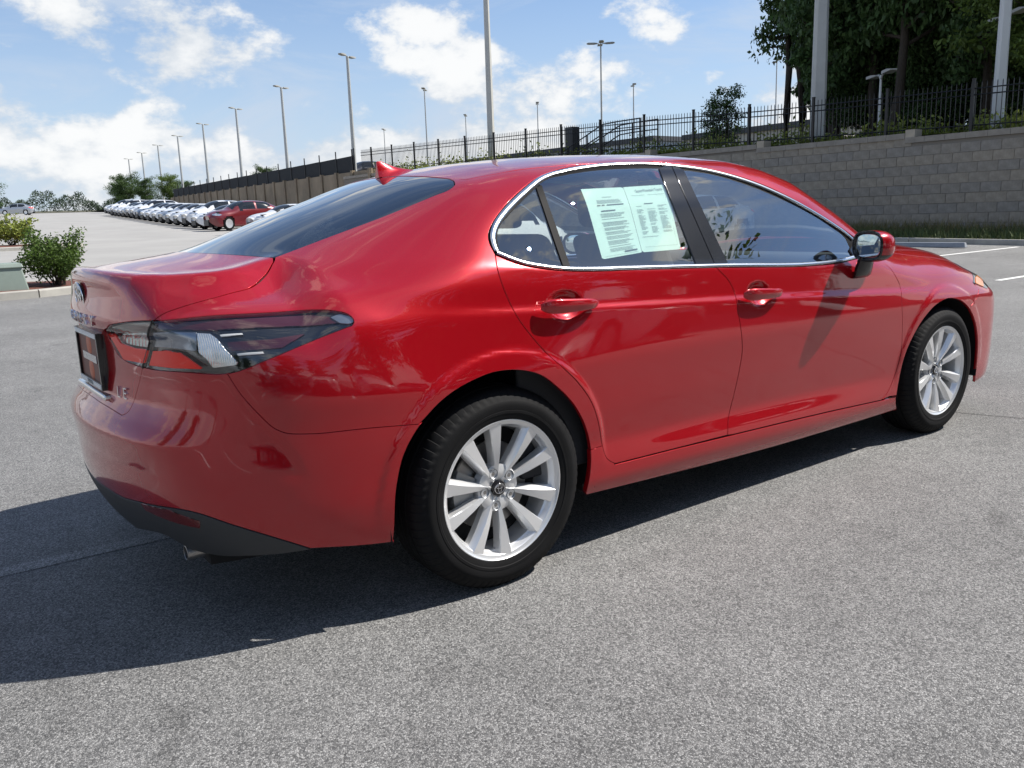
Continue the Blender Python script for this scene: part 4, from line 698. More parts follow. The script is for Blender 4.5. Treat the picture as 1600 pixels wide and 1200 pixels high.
b.add(v,f); CAL=b.mesh('brake_caliper',True,30)
b=MB(); b.tube([(0,-.055,.200),(0,-.082,.190)],[.0045,.0035],8); VALVE=b.mesh('valve_stem')
def wheel(x,y,rot,side):
    w=empty('wheel',(x,y,.328),0,car)
    if side>0: w.rotation_euler=(0,0,math.pi)
    t=new_obj('tire',TIRE,None,w)
    r=new_obj('rim',RIM,None,w)
    def put(nm,me,an=0.,par=r,loc=(0,0,0)):
        o=new_obj(nm,me,None,par); o.rotation_euler=(0,an,0); o.location=loc; return o
    put('hub',HUB); c=put('center_cap',CAP); put('cap_emblem',EMB,0.)
    for k in range(5):
        a0=math.radians(rot+72*k)
        put('spoke',SP[0],a0+math.radians(18.)); put('spoke',SP[1],a0-math.radians(18.))
        a1=a0; R_=.0560
        # nuts sit between the two spokes of a pair
        a1=a0+math.radians(0)
        put('lug_pocket',POCK,0,r,(R_*math.sin(a1),0,R_*math.cos(a1))); put('lug_nut',NUT,.3,r,(R_*math.sin(a1),0,R_*math.cos(a1)))
    put('valve_stem',VALVE,math.radians(rot+180-14))
    put('brake_disc',DISC,0,w); put('brake_caliper',CAL,0,w); put('backing_plate',BACK,0,w)
    return w
for me,mt in ((TIRE,'rubber'),(RIM,'alloy'),(SP[0],'alloy'),(SP[1],'alloy'),(HUB,'alloy'),(CAP,'black_gloss'),(EMB,'chrome'),(POCK,'alloy_dark'),(NUT,'steel'),(DISC,'steel'),(CAL,'alloy_dark'),(BACK,'dark_void'),(VALVE,'black_trim')): me.materials.append(MAT[mt])
for x,y,rot,side in ((0,-.80,-21.,-1),(2.825,-.795,-19.,-1),(0,.80,0,1),(2.825,.795,30,1)): wheel(x,y,rot,side)

# ---------------------------------------------------------------- lamps, badges, mirror, handles
DL=(.55,.75,-.25)
lamp_loop=[K['lampT'],K['lampB']]
tail=new_obj('tail_light',panel_mesh('tail_light',[lamp_loop],DL,.011,.0015,.0025,.010),MAT['clear_lens'],car)
def lampseg(nm,loop,off,mat,inset=0.,fl=.006): return new_obj(nm,panel_mesh(nm,[loop],DL,.010,off,inset,fl),MAT[mat],tail)
lampseg('lamp_housing',lamp_loop,-.013,'lens_smoke',.003,.004)
lampseg('smoked_lens',[K['sg_topb']],-.0085,'lens_dark')
lampseg('smoked_lens',[K['sg_low']],-.0085,'lens_dark')
lampseg('red_lens',[K['sg_redi']],.0035,'lens_red'); lampseg('red_lens',[K['sg_redo']],.0035,'lens_red')
def ribbed(nm,loop,off,mat):
    o=lampseg(nm,loop,off,mat); return o
pmat('fluted',(.80,.81,.80),.14,.9); t=MAT['fluted'].node_tree; wv=N(t,'ShaderNodeTexWave',inp={'Scale':70.,'Distortion':.4,'Detail':1.}); co=N(t,'ShaderNodeTexCoord'); LK(t,co.outputs['Object'],wv.inputs[0]); bp=N(t,'ShaderNodeBump',inp={'Strength':.5,'Distance':.003}); LK(t,wv.outputs[0],bp.inputs['Height']); LK(t,bp.outputs[0],t.nodes['Principled BSDF'].inputs['Normal'])
pmat('lens_grey',(.22,.25,.30),.15,.6,1.)
lampseg('reverse_light',[K['sg_rev']],-.007,'fluted'); lampseg('clear_lens_panel',[K['sg_mid']],-.007,'lens_grey'); lampseg('reflector_bowl',[K['sg_round']],-.007,'fluted'); lampseg('side_marker',[K['sg_tip']],-.006,'lens_grey')
lampseg('light_bar',[K['sg_led1']],-.006,'white_print',0,.004); lampseg('light_bar',[K['sg_led2']],-.006,'white_print',0,.004)
# divider between lid and wing halves of the lamp
dv=snap(np.stack([K['trunkgap'][-1],(K['trunkgap'][-1]+low[0])/2,low[0]]),DL); lo_=ribbon('lamp_divider',resample(dv,.01),.007,.003,.012,MAT['black_gloss'],tail,DL)
rf=new_obj('bumper_reflector',panel_mesh('bumper_reflector',[[K['refl']-A(0,0,.020)]],(.8,.55,.1),.012,.004,0,.01),MAT['dark_red'],bump)
# text as solid lettering
def text_mesh(txt,size,depth=.002,spacing=1.):
    cu=bpy.data.curves.new('lettering','FONT'); cu.body=txt; cu.size=size; cu.extrude=depth; cu.align_x='CENTER'; cu.align_y='CENTER'; cu.space_character=spacing; cu.bevel_depth=0.
    o=bpy.data.objects.new('lettering',cu); COL.objects.link(o); dg=bpy.context.evaluated_depsgraph_get(); me=bpy.data.meshes.new_from_object(o.evaluated_get(dg)); bpy.data.objects.remove(o); return me
def place(o,origin,xax,normal,sx=1.):
    n=Vector(normal).normalized(); x=Vector(xax); x=(x-n*x.dot(n)).normalized(); y=n.cross(x)
    x=x*sx; o.matrix_local=Matrix(((x.x,y.x,n.x,origin[0]),(x.y,y.y,n.y,origin[1]),(x.z,y.z,n.z,origin[2]),(0,0,0,1)))
def wrap_text(nm,txt,size,y0,y1,z,mat,par,sx=1.):
    """letters one by one along the tail"""
    k=len(txt)
    for i,ch in enumerate(txt):
        yy=y0+(y1-y0)*i/(k-1); p=snap(A((-1.0,yy,z)),(1,0,0))[0]; n=grad(p[None])[0]; n[2]*=.2
        o=new_obj(nm,text_mesh(ch,size,.0025),MAT[mat],par); place(o,p+n*.002,(0,-1,0),n,sx)
wrap_text('badge_letter','CAMRY',.046,.125,-.165,.918,'chrome',trunk,1.15)
wrap_text('badge_letter','LE',.050,-.262,-.306,.705,'chrome',trunk)
b=MB(); emblem(b,1.06,0.); em=b.build('trunk_emblem',MAT['chrome'],trunk)
p=snap(A((-1.0,0,.984)),(1,0,0))[0]; n=grad(p[None])[0]; place(em,p+n*.002,(0,-1,0),(0,0,1)); 
em.matrix_local=Matrix.Translation(Vector(p+n*.0035))@Matrix.Rotation(-math.pi/2,4,'Z')@Matrix.Rotation(math.radians(4),4,'X')
b=MB(); ring=[]; b.lathe([(0,0.),(1.,0.),(1.03,.004)],36,'y'); o=b.build('emblem_backing',MAT['black_gloss'],em); o.scale=(.060,1,.042); o.location=(0,.0012,0)
# licence plate with dealer insert
pl=empty('license_plate',(-.984,0,.788),0,trunk)
def bx(nm,mat,*d,par=pl):
    b=MB(); b.box(*d); return b.build(nm,MAT[mat],par,False)
bx('plate','plate_brown',-.006,0,-.152,.152,-.076,.076)
for d in ((-.014,.012,-.162,.162,.070,.090),(-.014,.012,-.162,.162,-.090,-.070),(-.014,.012,-.162,-.150,-.070,.070),(-.014,.012,.150,.162,-.070,.070)): bx('plate_frame','black_gloss',*d)
bx('frame_band','white_print',-.0155,-.0135,-.155,.155,.073,.087); bx('frame_band','white_print',-.0155,-.0135,-.155,.155,-.087,-.073)
b=MB(); b.lathe([(0,-.0072),(.033,-.0072),(.035,-.006)],28,'x',(0,.0,.041)); b.build('plate_graphic',MAT['plate_orange'],pl); b=MB(); b.lathe([(0,-.0072),(.033,-.0072),(.035,-.006)],28,'x',(0,.0,-.041)); b.build('plate_graphic',MAT['plate_orange'],pl)
bx('plate_stripe','lens_grey',-.0085,-.006,-.10,.10,-.012,.012)
o=new_obj('frame_lettering',text_mesh('TOYOTA',.017,.0006,1.3),MAT['ink'],pl); place(o,(-.0157,0,-.080),(0,-1,0),(-1,0,0))
b=MB(); b.box(-1.004,-.975,-.20,.20,.672,.690); o=bevel_obj(b.build('handle_garnish',MAT['bright_trim'],trunk,False),.006,2)
# exhaust
b=MB(); b.lathe([(.016,.10),(.022,.10),(.0225,-.0),(.020,-.001),(.019,.0),(.019,.10)],20,'x',(-.90,-.53,.250)); b.build('exhaust_tip',MAT['steel'],car)
# shark fin
b=MB(); v=[];f=[]; secs=[(.098,.058,.016),(.104,.061,.019),(.120,.056,.023),(.150,.040,.027),(.190,.022,.028),(.235,.008,.022),(.262,.001,.006)]
for x,h,wd in secs:
    zb=float(HT.val(np.array([x]),np.array([0.]))[0])-.004
    for t,q in ((-1,0),(-.72,.18),(-.40,.55),(-.16,.92),(0,1),(.16,.92),(.40,.55),(.72,.18),(1,0)): v.append((x,t*wd,zb+.004*(1-q)+(h+.004)*q))
for i in range(len(secs)-1):
    for k in range(8): f.append((i*9+k,i*9+k+1,(i+1)*9+k+1,(i+1)*9+k))
f.append(tuple(range(9))); b.add(v,f); fin=b.build('antenna_fin',RED,car,True,60)
# mirror
mroot=empty('side_mirror',(0,0,0),0,car)
fc=Vector((1.962,-.955,1.008)); fx=Vector((.36,.93,0)).normalized(); fn_=Vector((-.93,.36,.02)).normalized(); fz=Vector((0,0,1))
def ringm(s,depth,wy,hz,cy=0.,cz=0.,n=40,e=2.7):
    out=[]
    for k in range(n):
        a=2*math.pi*k/n; c,q=math.cos(a),math.sin(a); u=math.copysign(abs(c)**(2/e),c)*wy; w_=math.copysign(abs(q)**(2/e),q)*hz
        out.append(fc+fx*(u+cy)+fz*(w_+cz)-fn_*depth)
    return out
def loft(nm,rings,mat,par,cap0=False,cap1=True,flt=None):
    b=MB(); n=len(rings[0]); v=[p for r in rings for p in r]; f=[]
    for i in range(len(rings)-1):
        for k in range(n): f.append((i*n+k,i*n+(k+1)%n,(i+1)*n+(k+1)%n,(i+1)*n+k))
    if cap1: f.append(tuple(range((len(rings)-1)*n,len(rings)*n)))
    if cap0: f.append(tuple(range(n)))
    if flt:
        f=[q for q in f if flt(sum((Vector(v[i]) for i in q),Vector())/len(q))]
    b.add(v,f); return b.build(nm,mat,par,True,50)
zs=lambda p:p.z>.972
cap_r=[ringm(0,.004,.096,.067),ringm(0,.03,.098,.068),ringm(0,.06,.092,.064,.002),ringm(0,.085,.078,.055,.006),ringm(0,.102,.055,.040,.012),ringm(0,.110,.025,.018,.016)]
loft('mirror_cap',cap_r,RED,mroot,flt=zs); low_r=[[p+Vector((0,0,-.001)) for p in r] for r in cap_r]; loft('mirror_lower_shell',low_r,MAT['black_gloss'],mroot,flt=lambda p:not zs(p))
loft('mirror_bezel',[ringm(0,.004,.096,.067),ringm(0,-.004,.095,.066),ringm(0,-.004,.088,.059),ringm(0,.006,.084,.055)],MAT['black_gloss'],mroot,cap1=True)
loft('mirror_glass',[ringm(0,.006,.083,.054),ringm(0,.003,.081,.052),ringm(0,.0025,.079,.050)],MAT['mirror_glass'],mroot)
b=MB(); st=[((2.01,-.925,.958),.045,.026),((2.02,-.915,.935),.052,.028),((2.035,-.90,.905),.060,.026),((2.045,-.890,.875),.062,.020),((2.045,-.880,.863),.055,.014)]
v=[];f=[]
for c,a,d_ in st:
    for k in range(16):
        an=2*math.pi*k/16; v.append((c[0]+a*math.cos(an),c[1]+d_*math.sin(an),c[2]))
for i in range(len(st)-1):
    for k in range(16): f.append((i*16+k,i*16+(k+1)%16,(i+1)*16+(k+1)%16,(i+1)*16+k))
f+=[tuple(range(16)),tuple(range(79,63,-1))]; b.add(v,f); b.build('mirror_stalk',MAT['black_gloss'],mroot,True,60)
sail=A((2.13,-.8,1.035),(2.035,-.83,.985),(2.05,-.845,.95),(2.20,-.84,.955),(2.24,-.83,.965))
new_obj('mirror_sail',panel_mesh('mirror_sail',[[sail]],(0,.85,-.5),.012,.003,0,.01),MAT['black_gloss'],car)
# handles
def handle(cx,cz,L,slope,door):
    n=26; v=[];f=[]; m=8
    for i in range(n):
        t=i/(n-1); u=2*t-1; x=cx+u*L/2; z=cz-slope*u*L/2
        ys_=float(YS.val(np.array([x+0.]),np.array([z+.065]))[0]); yo=-.9125-.004*(1-u*u)
        end=1-abs(u)**6; hh=.0225*(.35+.65*end)*(1-.20*u); dp=.0150*(.35+.65*end)
        yc=yo-.012*(1-abs(u)**4)+.004
        for c_,s_ in ((-.3,1.),(.45,.97),(.80,.80),(1.,.18),(.97,.05),(.62,-.72),(.35,-.94),(-.3,-1.)): v.append((x,yc-dp*c_,z+hh*s_))
    for i in range(n-1):
        for k in range(m): f.append((i*m+k,i*m+(k+1)%m,(i+1)*m+(k+1)%m,(i+1)*m+k))
    f+=[tuple(range(m)),tuple(range(n*m-1,(n-1)*m-1,-1))]
    b=MB(); b.add(v,f); o=b.build('door_handle',RED,door,True,24); bevel_obj(o,.0022,2); return o
handle(.285,.899,.245,.035,rear_door); handle(1.30,.853,.245,.035,front_door)
# ---- papers taped inside the rear door glass
def paper(nm,c4,lines,lab):
    c4=np.array(c4); me=panel_mesh(nm,[[np.vstack([c4,c4[:1]])]],(0,.85,-.5),.02,-.0105,0,0)
    o=new_obj(nm,me,MAT['paper']); tag(o,lab,'paper')
    P=lambda u,v:(c4[0]*(1-u)+c4[1]*u)*(1-v)+(c4[3]*(1-u)+c4[2]*u)*v
    V=[];F=[]
    for u0,u1,v0,v1 in lines:
        q=[P(u0,v0),P(u1,v0),P(u1,v1),P(u0,v1)]; F.append(tuple(range(len(V),len(V)+4))); V+=q
    V=snap(np.array(V),(0,.85,-.5),-.0088); me=mesh_from('printed_lines',V,F,None,False); pr=new_obj('printed_lines',me,MAT['ink'],o); pr['kind']='stuff'
    return o,P
rr=random.Random(3)
L1=[(.40,.62,.145,.150)]+[(.24,.24+rr.uniform(.5,.66),v,v+.004) for v in (.19,.205,.22,.235)]+[(.22,.30,.262,.276),(.33,.40,.262,.276),(.45,.86,.262,.276),(.28,.62,.345,.360)]
v=.39
while v<.93:
    if not (.49<v<.515): L1.append((.24,.24+rr.uniform(.45,.66),v,v+.0042))
    v+=rr.choice((.015,.017,.030))
L1+=[(.22,.84,.515,.520),(.58,.90,.935,.955),(.08,.92,.975,.977)]
L2=[(.10,.42,.150,.153),(.50,.92,.150,.153),(.34,.56,.285,.295)]
for i in range(26):
    v=.325+.0165*i
    for u0,u1 in ((.13,.30),(.38,.60),(.66,.90)):
        if rr.random()<.8: L2.append((u0,u0+(u1-u0)*rr.uniform(.5,1),v,v+.0042))
L2+=[(.10,.94,.93,.932),(.93,.932,.17,.93),(.10,.50,.78,.784)]
p1,P1=paper('window_paper',K['pg1'],L1,'pale green printed notice sheet inside the rear door window, nearer the quarter window')
p2,P2=paper('window_paper',K['pg2'],L2,'pale green printed table sheet with a heading, taped beside the door pillar')
me=text_mesh('Stone Mountain Toyota',.0165,.0,.95); o=new_obj('heading',me,MAT['ink'],p2)
u0=P2(.22,.085);u1=P2(.92,.072); p=snap(((u0+u1)/2)[None],(0,.85,-.5),-.0082)[0]; n=grad(p[None])[0]; place(o,p,u1-u0,n)
b=MB(); 
# ---- cabin
def soft(nm,mat,boxes,w=.05,par=car):
    b=MB(); b.hexa(*boxes); o=b.build(nm,MAT[mat],par); m=o.modifiers.new('b','BEVEL'); m.width=w; m.segments=4; return o
def hx(x0,x1,y0,y1,z0,z1,sx0=0,sx1=0): return ([(x0,y0,z0),(x1,y0,z0),(x1,y1,z0),(x0,y1,z0)],[(x0+sx0,y0+.02,z1),(x1+sx1,y0+.02,z1),(x1+sx1,y1-.02,z1),(x0+sx0,y1-.02,z1)])
for s in (-1,1):
    c=.37*s; soft('front_seat_cushion','seat_fabric',hx(1.25,1.78,c-.26,c+.26,.38,.60)); soft('front_seat_back','seat_fabric',hx(1.15,1.33,c-.25,c+.25,.55,1.10,-.22,-.24)); soft('headrest','seat_fabric',hx(.90,1.02,c-.13,c+.13,1.13,1.27,-.03,-.03),.04)
    c=.36*s; soft('headrest','seat_fabric',hx(.16,.27,c-.13,c+.13,1.02,1.15,-.03,-.04),.04)
soft('rear_seat_cushion','seat_fabric',hx(.40,.90,-.62,.62,.38,.60)); soft('rear_seat_back','seat_fabric',hx(.28,.46,-.62,.62,.5,1.02,-.18,-.20))
soft('parcel_shelf','interior',hx(-.55,.14,-.62,.62,.94,.985),.02); soft('dashboard','interior',hx(2.0,2.42,-.70,.70,.62,.955,.08,0),.07); soft('cabin_floor','interior',hx(.4,2.4,-.75,.75,.27,.36),.02); soft('center_console','interior',hx(1.3,2.1,-.11,.11,.36,.66),.04)
for s in (-1,1): soft('door_card','interior',hx(.12,2.2,(.80 if s>0 else -.84),(.84 if s>0 else -.80),.32,.93),.01)
b=MB(); b.lathe([(.185+.016*math.cos(t),.016*math.sin(t)) for t in np.linspace(0,2*math.pi,9)[:-1]],36,'x',(0,0,0),True); o=b.build('steering_wheel',MAT['interior'],car); o.location=(1.93,.37,.93); o.rotation_euler=(0,math.radians(-25),0)
new_obj('headliner',panel_mesh('headliner',[symloop(roof_r[::-1],ditch,roof_f)],DT,.05,-.03,.01,0),MAT['headliner'],car)
b=MB(); b.tube([(1.60,0,1.37),(1.66,0,1.335)],.01,6); b.hexa([(1.64,-.11,1.28),(1.67,-.11,1.28),(1.67,.11,1.28),(1.64,.11,1.28)],[(1.645,-.12,1.345),(1.675,-.12,1.345),(1.675,.12,1.345),(1.645,.12,1.345)]); b.build('inside_mirror',MAT['black_trim'],car)
# ---- the same parts on the far side
for o in (rear_door,front_door,body_side,rocker,fender,bump,valance,fbump,headl,quarter_win,rear_win,front_win,div,pil_r,pil_f,chrome_top,chrome_bot,tail,mroot,*gap_strips): mirror_copy(o)

# ---------------------------------------------------------------- ground
_GY=np.arange(-900,901,1.); _GZ=curve([-900,4,12,45,105,150,230,900],[0,0,.13,.76,2.75,3.7,5.3,19],_GY,5.); _GZ=np.where(_GY<4,0,_GZ-np.interp(4,_GY,_GZ)*np.exp(-(_GY-4)/6.))
def gz(y): return np.interp(y,_GY,_GZ)
def gzf(y): return float(gz(y))
def wallx(y): return 24.0+(.105*(y-45) if y>45 else 0.)
def grid_mesh(nm,xs,ys,zf,mat):
    v=[(x,y,zf(x,y)) for y in ys for x in xs]; n=len(xs); f=[(j*n+i,j*n+i+1,(j+1)*n+i+1,(j+1)*n+i) for j in range(len(ys)-1) for i in range(n-1)]
    return new_obj(nm,mesh_from(nm,v,f),mat)
YL=[4,5,6,7,8,9,10,11,12,13,14,15.5,17,19,21,23,26,29,32,36,40,44,48,53,58,64,70,76,83,90,97,104,112,120,130,140,150,160,175,190,210,232,300,500,900]
structure(grid_mesh('parking_lot',[-900,-60,-20,0,20,24,40,100,900],[-900,-100,-30,0]+YL,lambda x,y:gzf(y),MAT['asphalt']))
structure(grid_mesh('far_lot',[-200,-60,0,5,60,200],[y for y in YL if 15<y<240],lambda x,y:gzf(y)+.004,MAT['concrete_lot']))
structure(grid_mesh('woodland_floor',[-800,-200,0,200,800],[232,300,500,900],lambda x,y:gzf(y)+.05,MAT['grass_soil']))
# upper terrace behind the wall
def wtop(y): return 3.0+.024*(y-5)
ys_=[-60,-20,0,5,10,20,30,45,60,80,110,160,240,400]
v=[];f=[]
for y in ys_:
    for dx in (.5,4,20,60,300): v.append((wallx(y)+dx,y,wtop(min(y,60))+.01*max(y-60,0)*.6))
for j in range(len(ys_)-1):
    for i in range(4): f.append((j*5+i,j*5+i+1,(j+1)*5+i+1,(j+1)*5+i))
structure(new_obj('terrace',mesh_from('terrace',v,f),MAT['grass_soil']))
# painted bay lines by the kerb and behind the photographer
def strip(nm,x0,y0,x1,y1,w,mat='line_paint',h=.004):
    d=Vector((x1-x0,y1-y0,0)).normalized(); p=Vector((-d.y,d.x,0))*w/2; n=max(1,int(Vector((x1-x0,y1-y0)).length/2)); v=[];f=[]
    for i in range(n+1):
        c=Vector((x0+(x1-x0)*i/n,y0+(y1-y0)*i/n,0))
        for s in (-1,1): q=c+p*s; v.append((q.x,q.y,gzf(q.y)+h))
    for i in range(n): f.append((2*i,2*i+2,2*i+3,2*i+1))
    return structure(new_obj(nm,mesh_from(nm,v,f),MAT[mat]))
for y in (-4.0,-.66,2.67,6.0,9.33,12.66,16.,19.3): strip('parking_line',11.7 if y<3 else 15.2,y,20.4,y,.10)
for x in (-8.5,-5.8,-3.1,-.4,2.3,5.0,7.7): strip('parking_line',x,-11.2,x,-6.2,.10)
strip('parking_line',-9.5,-11.2,9.5,-11.2,.10)
for y in (-4.0,-1.3,1.4,4.1): strip('parking_line',-9.0,y,-4.2,y,.10)
a=np.array([-1.62,.80]); strip('parking_line',-2.2,.42,-.55,.36,.09,'worn_line',.002)
strip('parking_line',-1.5,44,-3.2,62,.12,h=.010)
# thin crack by the front wheel
cv=[(3.30,-.74),(3.36,-.92),(3.42,-1.10),(3.50,-1.45),(3.52,-1.8),(3.60,-2.3)]
for i in range(len(cv)-1): strip('crack',*cv[i],*cv[i+1],.006,'dark_void',.003)
# ---- kerbs, grass strip, wheel stops
def kerb(nm,pts,w,h,mat='kerb_concrete',base=.3):
    b=MB(); v=[];f=[]; n=len(pts)
    for i,p in enumerate(pts):
        a=Vector(pts[max(i-1,0)]); c=Vector(pts[min(i+1,n-1)]); d=(c-a).normalized(); q=Vector((-d.y,d.x)); z=gzf(p[1])
        for o,hh in ((0,-base),(0,h-.025),(.02,h),(w-.02,h),(w,h-.02),(w,-base)): v.append((p[0]+q.x*o,p[1]+q.y*o,z+hh))
    for i in range(n-1):
        for k in range(5): f.append((i*6+k,i*6+k+1,(i+1)*6+k+1,(i+1)*6+k))
    f+=[tuple(range(6)),tuple(range(n*6-1,n*6-7,-1))]
    b.add(v,f); return structure(b.build(nm,MAT[mat],None,True,30))
for y in range(-12,45,3): kerb('kerb',[(20.95,y+2.985),(20.95,y+1.5),(20.95,y)],.17,.14)
structure(grid_mesh('verge',[21.1,22,23,24.1],[-20,0,4,8,12,20,30,45],lambda x,y:gzf(y)+.10+.03*(x-21),MAT['grass_soil']))
for y0 in (6.75,10.1,3.45,13.4):
    b=MB(); L=1.85; z=gzf(y0+1); b.add([(19.35,y0,z),(19.50,y0,z),(19.50,y0+L,z),(19.35,y0+L,z),(19.38,y0+.03,z+.12),(19.47,y0+.03,z+.12),(19.47,y0+L-.03,z+.12),(19.38,y0+L-.03,z+.12)],[(0,3,2,1),(4,5,6,7),(0,1,5,4),(1,2,6,5),(2,3,7,6),(3,0,4,7)])
    o=bevel_obj(b.build('wheel_stop',MAT['stop_concrete'],None,False),.015,2); tag(o,'grey concrete wheel stop at the head of a bay below the block wall','wheel stop','wheel stops along the kerb')
def blades(nm,pts,h,w,mat,lean=.35):
    n=len(pts); v=[];f=[]
    for (x,y,z) in pts:
        a=RNG.uniform(0,6.28); hh=h*RNG.uniform(.45,1.15); dx,dy=math.cos(a)*w,math.sin(a)*w; lx,ly=RNG.normal(0,lean,2)*hh
        k=len(v); v+=[(x-dx,y-dy,z),(x+dx,y+dy,z),(x+lx,y+ly,z+hh)]; f.append((k,k+1,k+2))
    o=new_obj(nm,mesh_from(nm,v,f,None,False),mat); o['kind']='stuff'; return o
px=RNG.uniform(21.2,23.9,9000); py=RNG.uniform(0,22,9000)
tag(blades('grass',[(x,y,gzf(y)+.10+.03*(x-21)) for x,y in zip(px,py)],.26,.016,MAT['grass']),'rough green grass strip along the foot of the block wall','grass')
px=RNG.uniform(22.6,23.95,5000); py=RNG.uniform(0,22,5000)
tag(blades('weeds',[(x,y,gzf(y)+.10+.03*(x-21)) for x,y in zip(px,py)],.42,.014,MAT['dry_grass']),'dry yellowish weeds against the foot of the block wall','weeds')
# ---- block retaining wall, stepping up with the slope
wall=empty('retaining_wall',(24,5,0)); tag(wall,'tall grey concrete block retaining wall with stepped coping under the black fence','wall')
W0=Vector((24,5,0))
BH,BL=.285,.56; bm_=[]
def blockmesh(i):
    b=MB(); l,h,d=BL-.006,BH-.005,.20; r=random.Random(i); e=lambda s:r.uniform(-s,s)
    fx=-.004+e(.006); pts=[(0,0,0),(d,0,0),(d,l,0),(0,l,0),(0,0,h),(d,0,h),(d,l,h),(0,l,h)]
    b.add([(0+.006,0,0),(d,0,0),(d,l,0),(.006,l,0),(.006,0,h),(d,0,h),(d,l,h),(.006,l,h),(fx+e(.003),.010,.008),(fx+e(.003),l-.010,.008),(fx+e(.003),l-.010,h-.008),(fx+e(.003),.010,h-.008)],
      [(1,2,6,5),(4,5,6,7),(0,3,2,1),(0,1,5,4),(2,3,7,6),(8,11,10,9),(0,8,9,3),(3,9,10,7),(7,10,11,4),(4,11,8,0)])
    me=b.mesh('block',False); me.materials.append(MAT['block%d'%(i%4)]); return me
BM=[blockmesh(i) for i in range(12)]
def sec_top(y): return 3.0+.13*round((y-8.2)/5.4)+.0
rest=MB(); nblk=0
y_edges=[-2.6+5.4*k for k in range(-2,10)]
for row in range(14):
    z=-.05+row*BH; off=(row%2)*BL/2+.07*math.sin(row*2.1); k0=int((-14-off)/BL)
    for k in range(k0,int((45-off)/BL)):
        y=off+k*BL; top=sec_top(y+BL/2)
        if z+BH>top+.04: continue
        if z+BH<gzf(y): continue
        if 5.2<y<19.0 and nblk<298 and z>-.1:
            o=bpy.data.objects.new('block',BM[(row*5+k*7+k*k)%12]); COL.objects.link(o); o.parent=wall; o.location=(random.uniform(-.006,.006)+0,y-5,z); nblk+=1
        else:
            rest.box(0+random.uniform(-.008,.008),.2,y-5,y+BL-.012-5,z,z+BH-.01)
o=rest.build('distant_blocks',MAT['block1'],wall,False); o['kind']='stuff'
b=MB(); b.box(.012,.4,-19,40,-.1,2.6); b.build('joint_backing',MAT['joint'],wall,False)
for k in range(-3,8):
    y0,y1=8.2-2.7+5.4*k,8.2+2.7+5.4*k; top=3.0+.13*k
    b=MB(); b.box(.014,.42,y0-5,y1-5,2.4 if top<3.3 else 2.5,top-.105); b.build('joint_backing',MAT['joint'],wall,False)
    nn=9
    for i in range(nn):
        a=y0+(y1-y0)*i/nn; b=MB(); b.box(-.045,.34,a-5+.004,a+(y1-y0)/nn-5-.004,top-.10,top+.065); b.build('coping_stone',MAT['coping'],wall,False)
    b=MB(); b.box(-.03,.38,y0-5-.30,y0-5-.004,top-.09,top+.16) ; b.build('coping_end_block',MAT['coping_end'],wall,False)
# brown ribbed stretch of wall that runs on behind the row of cars
bw=empty('brown_wall',(24,45,0)); tag(bw,'brown ribbed retaining wall behind the row of white cars','wall')
yy=45.
while yy<112:
    y1=yy+3.; b=MB(); x0,x1=wallx(yy)-24,wallx(y1)-24; z0,z1=gzf(yy)-.3,gzf(y1)-.3; t0=4.25+.009*(yy-48); t1=4.25+.009*(y1-48)
    b.hexa([(x0,yy-45,z0),(x0+.4,yy-45,z0),(x1+.4,y1-45-.03,z1),(x1,y1-45-.03,z1)],[(x0,yy-45,t0),(x0+.4,yy-45,t0),(x1+.4,y1-45-.03,t1),(x1,y1-45-.03,t1)]); b.build('wall_panel',MAT['wall_brown'],bw,False)
    b=MB(); b.box(x0-.12,x0+.1,yy-45-.15,yy-45+.15,z0,t0+.08); b.build('wall_pier',MAT['wall_brown'],bw,False); yy=y1
# ---- black picket fence
fence=empty('picket_fence',(24.45,5,3)); tag(fence,'black metal picket fence along the top of the block wall','fence')
b=MB(); b.box(-.009,.009,-.009,.009,0,1.28); b.add([(-.009,-.009,1.28),(.009,-.009,1.28),(.009,.009,1.28),(-.009,.009,1.28),(0,0,1.33)],[(0,1,4),(1,2,4),(2,3,4),(3,0,4)]); PK=b.mesh('picket',False); PK.materials.append(MAT['fence_black'])
b=MB(); b.box(-.038,.038,-.038,.038,-.3,1.42); b.box(-.045,.045,-.045,.045,1.42,1.45); PS=b.mesh('fence_post',False); PS.materials.append(MAT['fence_black'])
fz_=lambda y: 3.08+.026*(y-8)+(.10 if y>22 else .10*max(0,(y-16)/6))
y=5.0; n=0
while y<47:
    if n<298:
        o=bpy.data.objects.new('picket',PK); COL.objects.link(o); o.parent=fence; o.location=(0,y-5,fz_(y)-3+.04); n+=1
    y+=.142
for i in range(17):
    y=6.6+2.6*i
    o=bpy.data.objects.new('fence_post',PS); COL.objects.link(o); o.parent=fence; o.location=(0,y-5,fz_(y)-3)
for hh in (.16,1.0,1.17):
    b=MB(); q=[5+.0+k*1.4 for k in range(31)]
    b.tube([(0,y-5,fz_(y)-3+hh) for y in q],.019,4); b.build('fence_rail',MAT['fence_black'],fence,False)
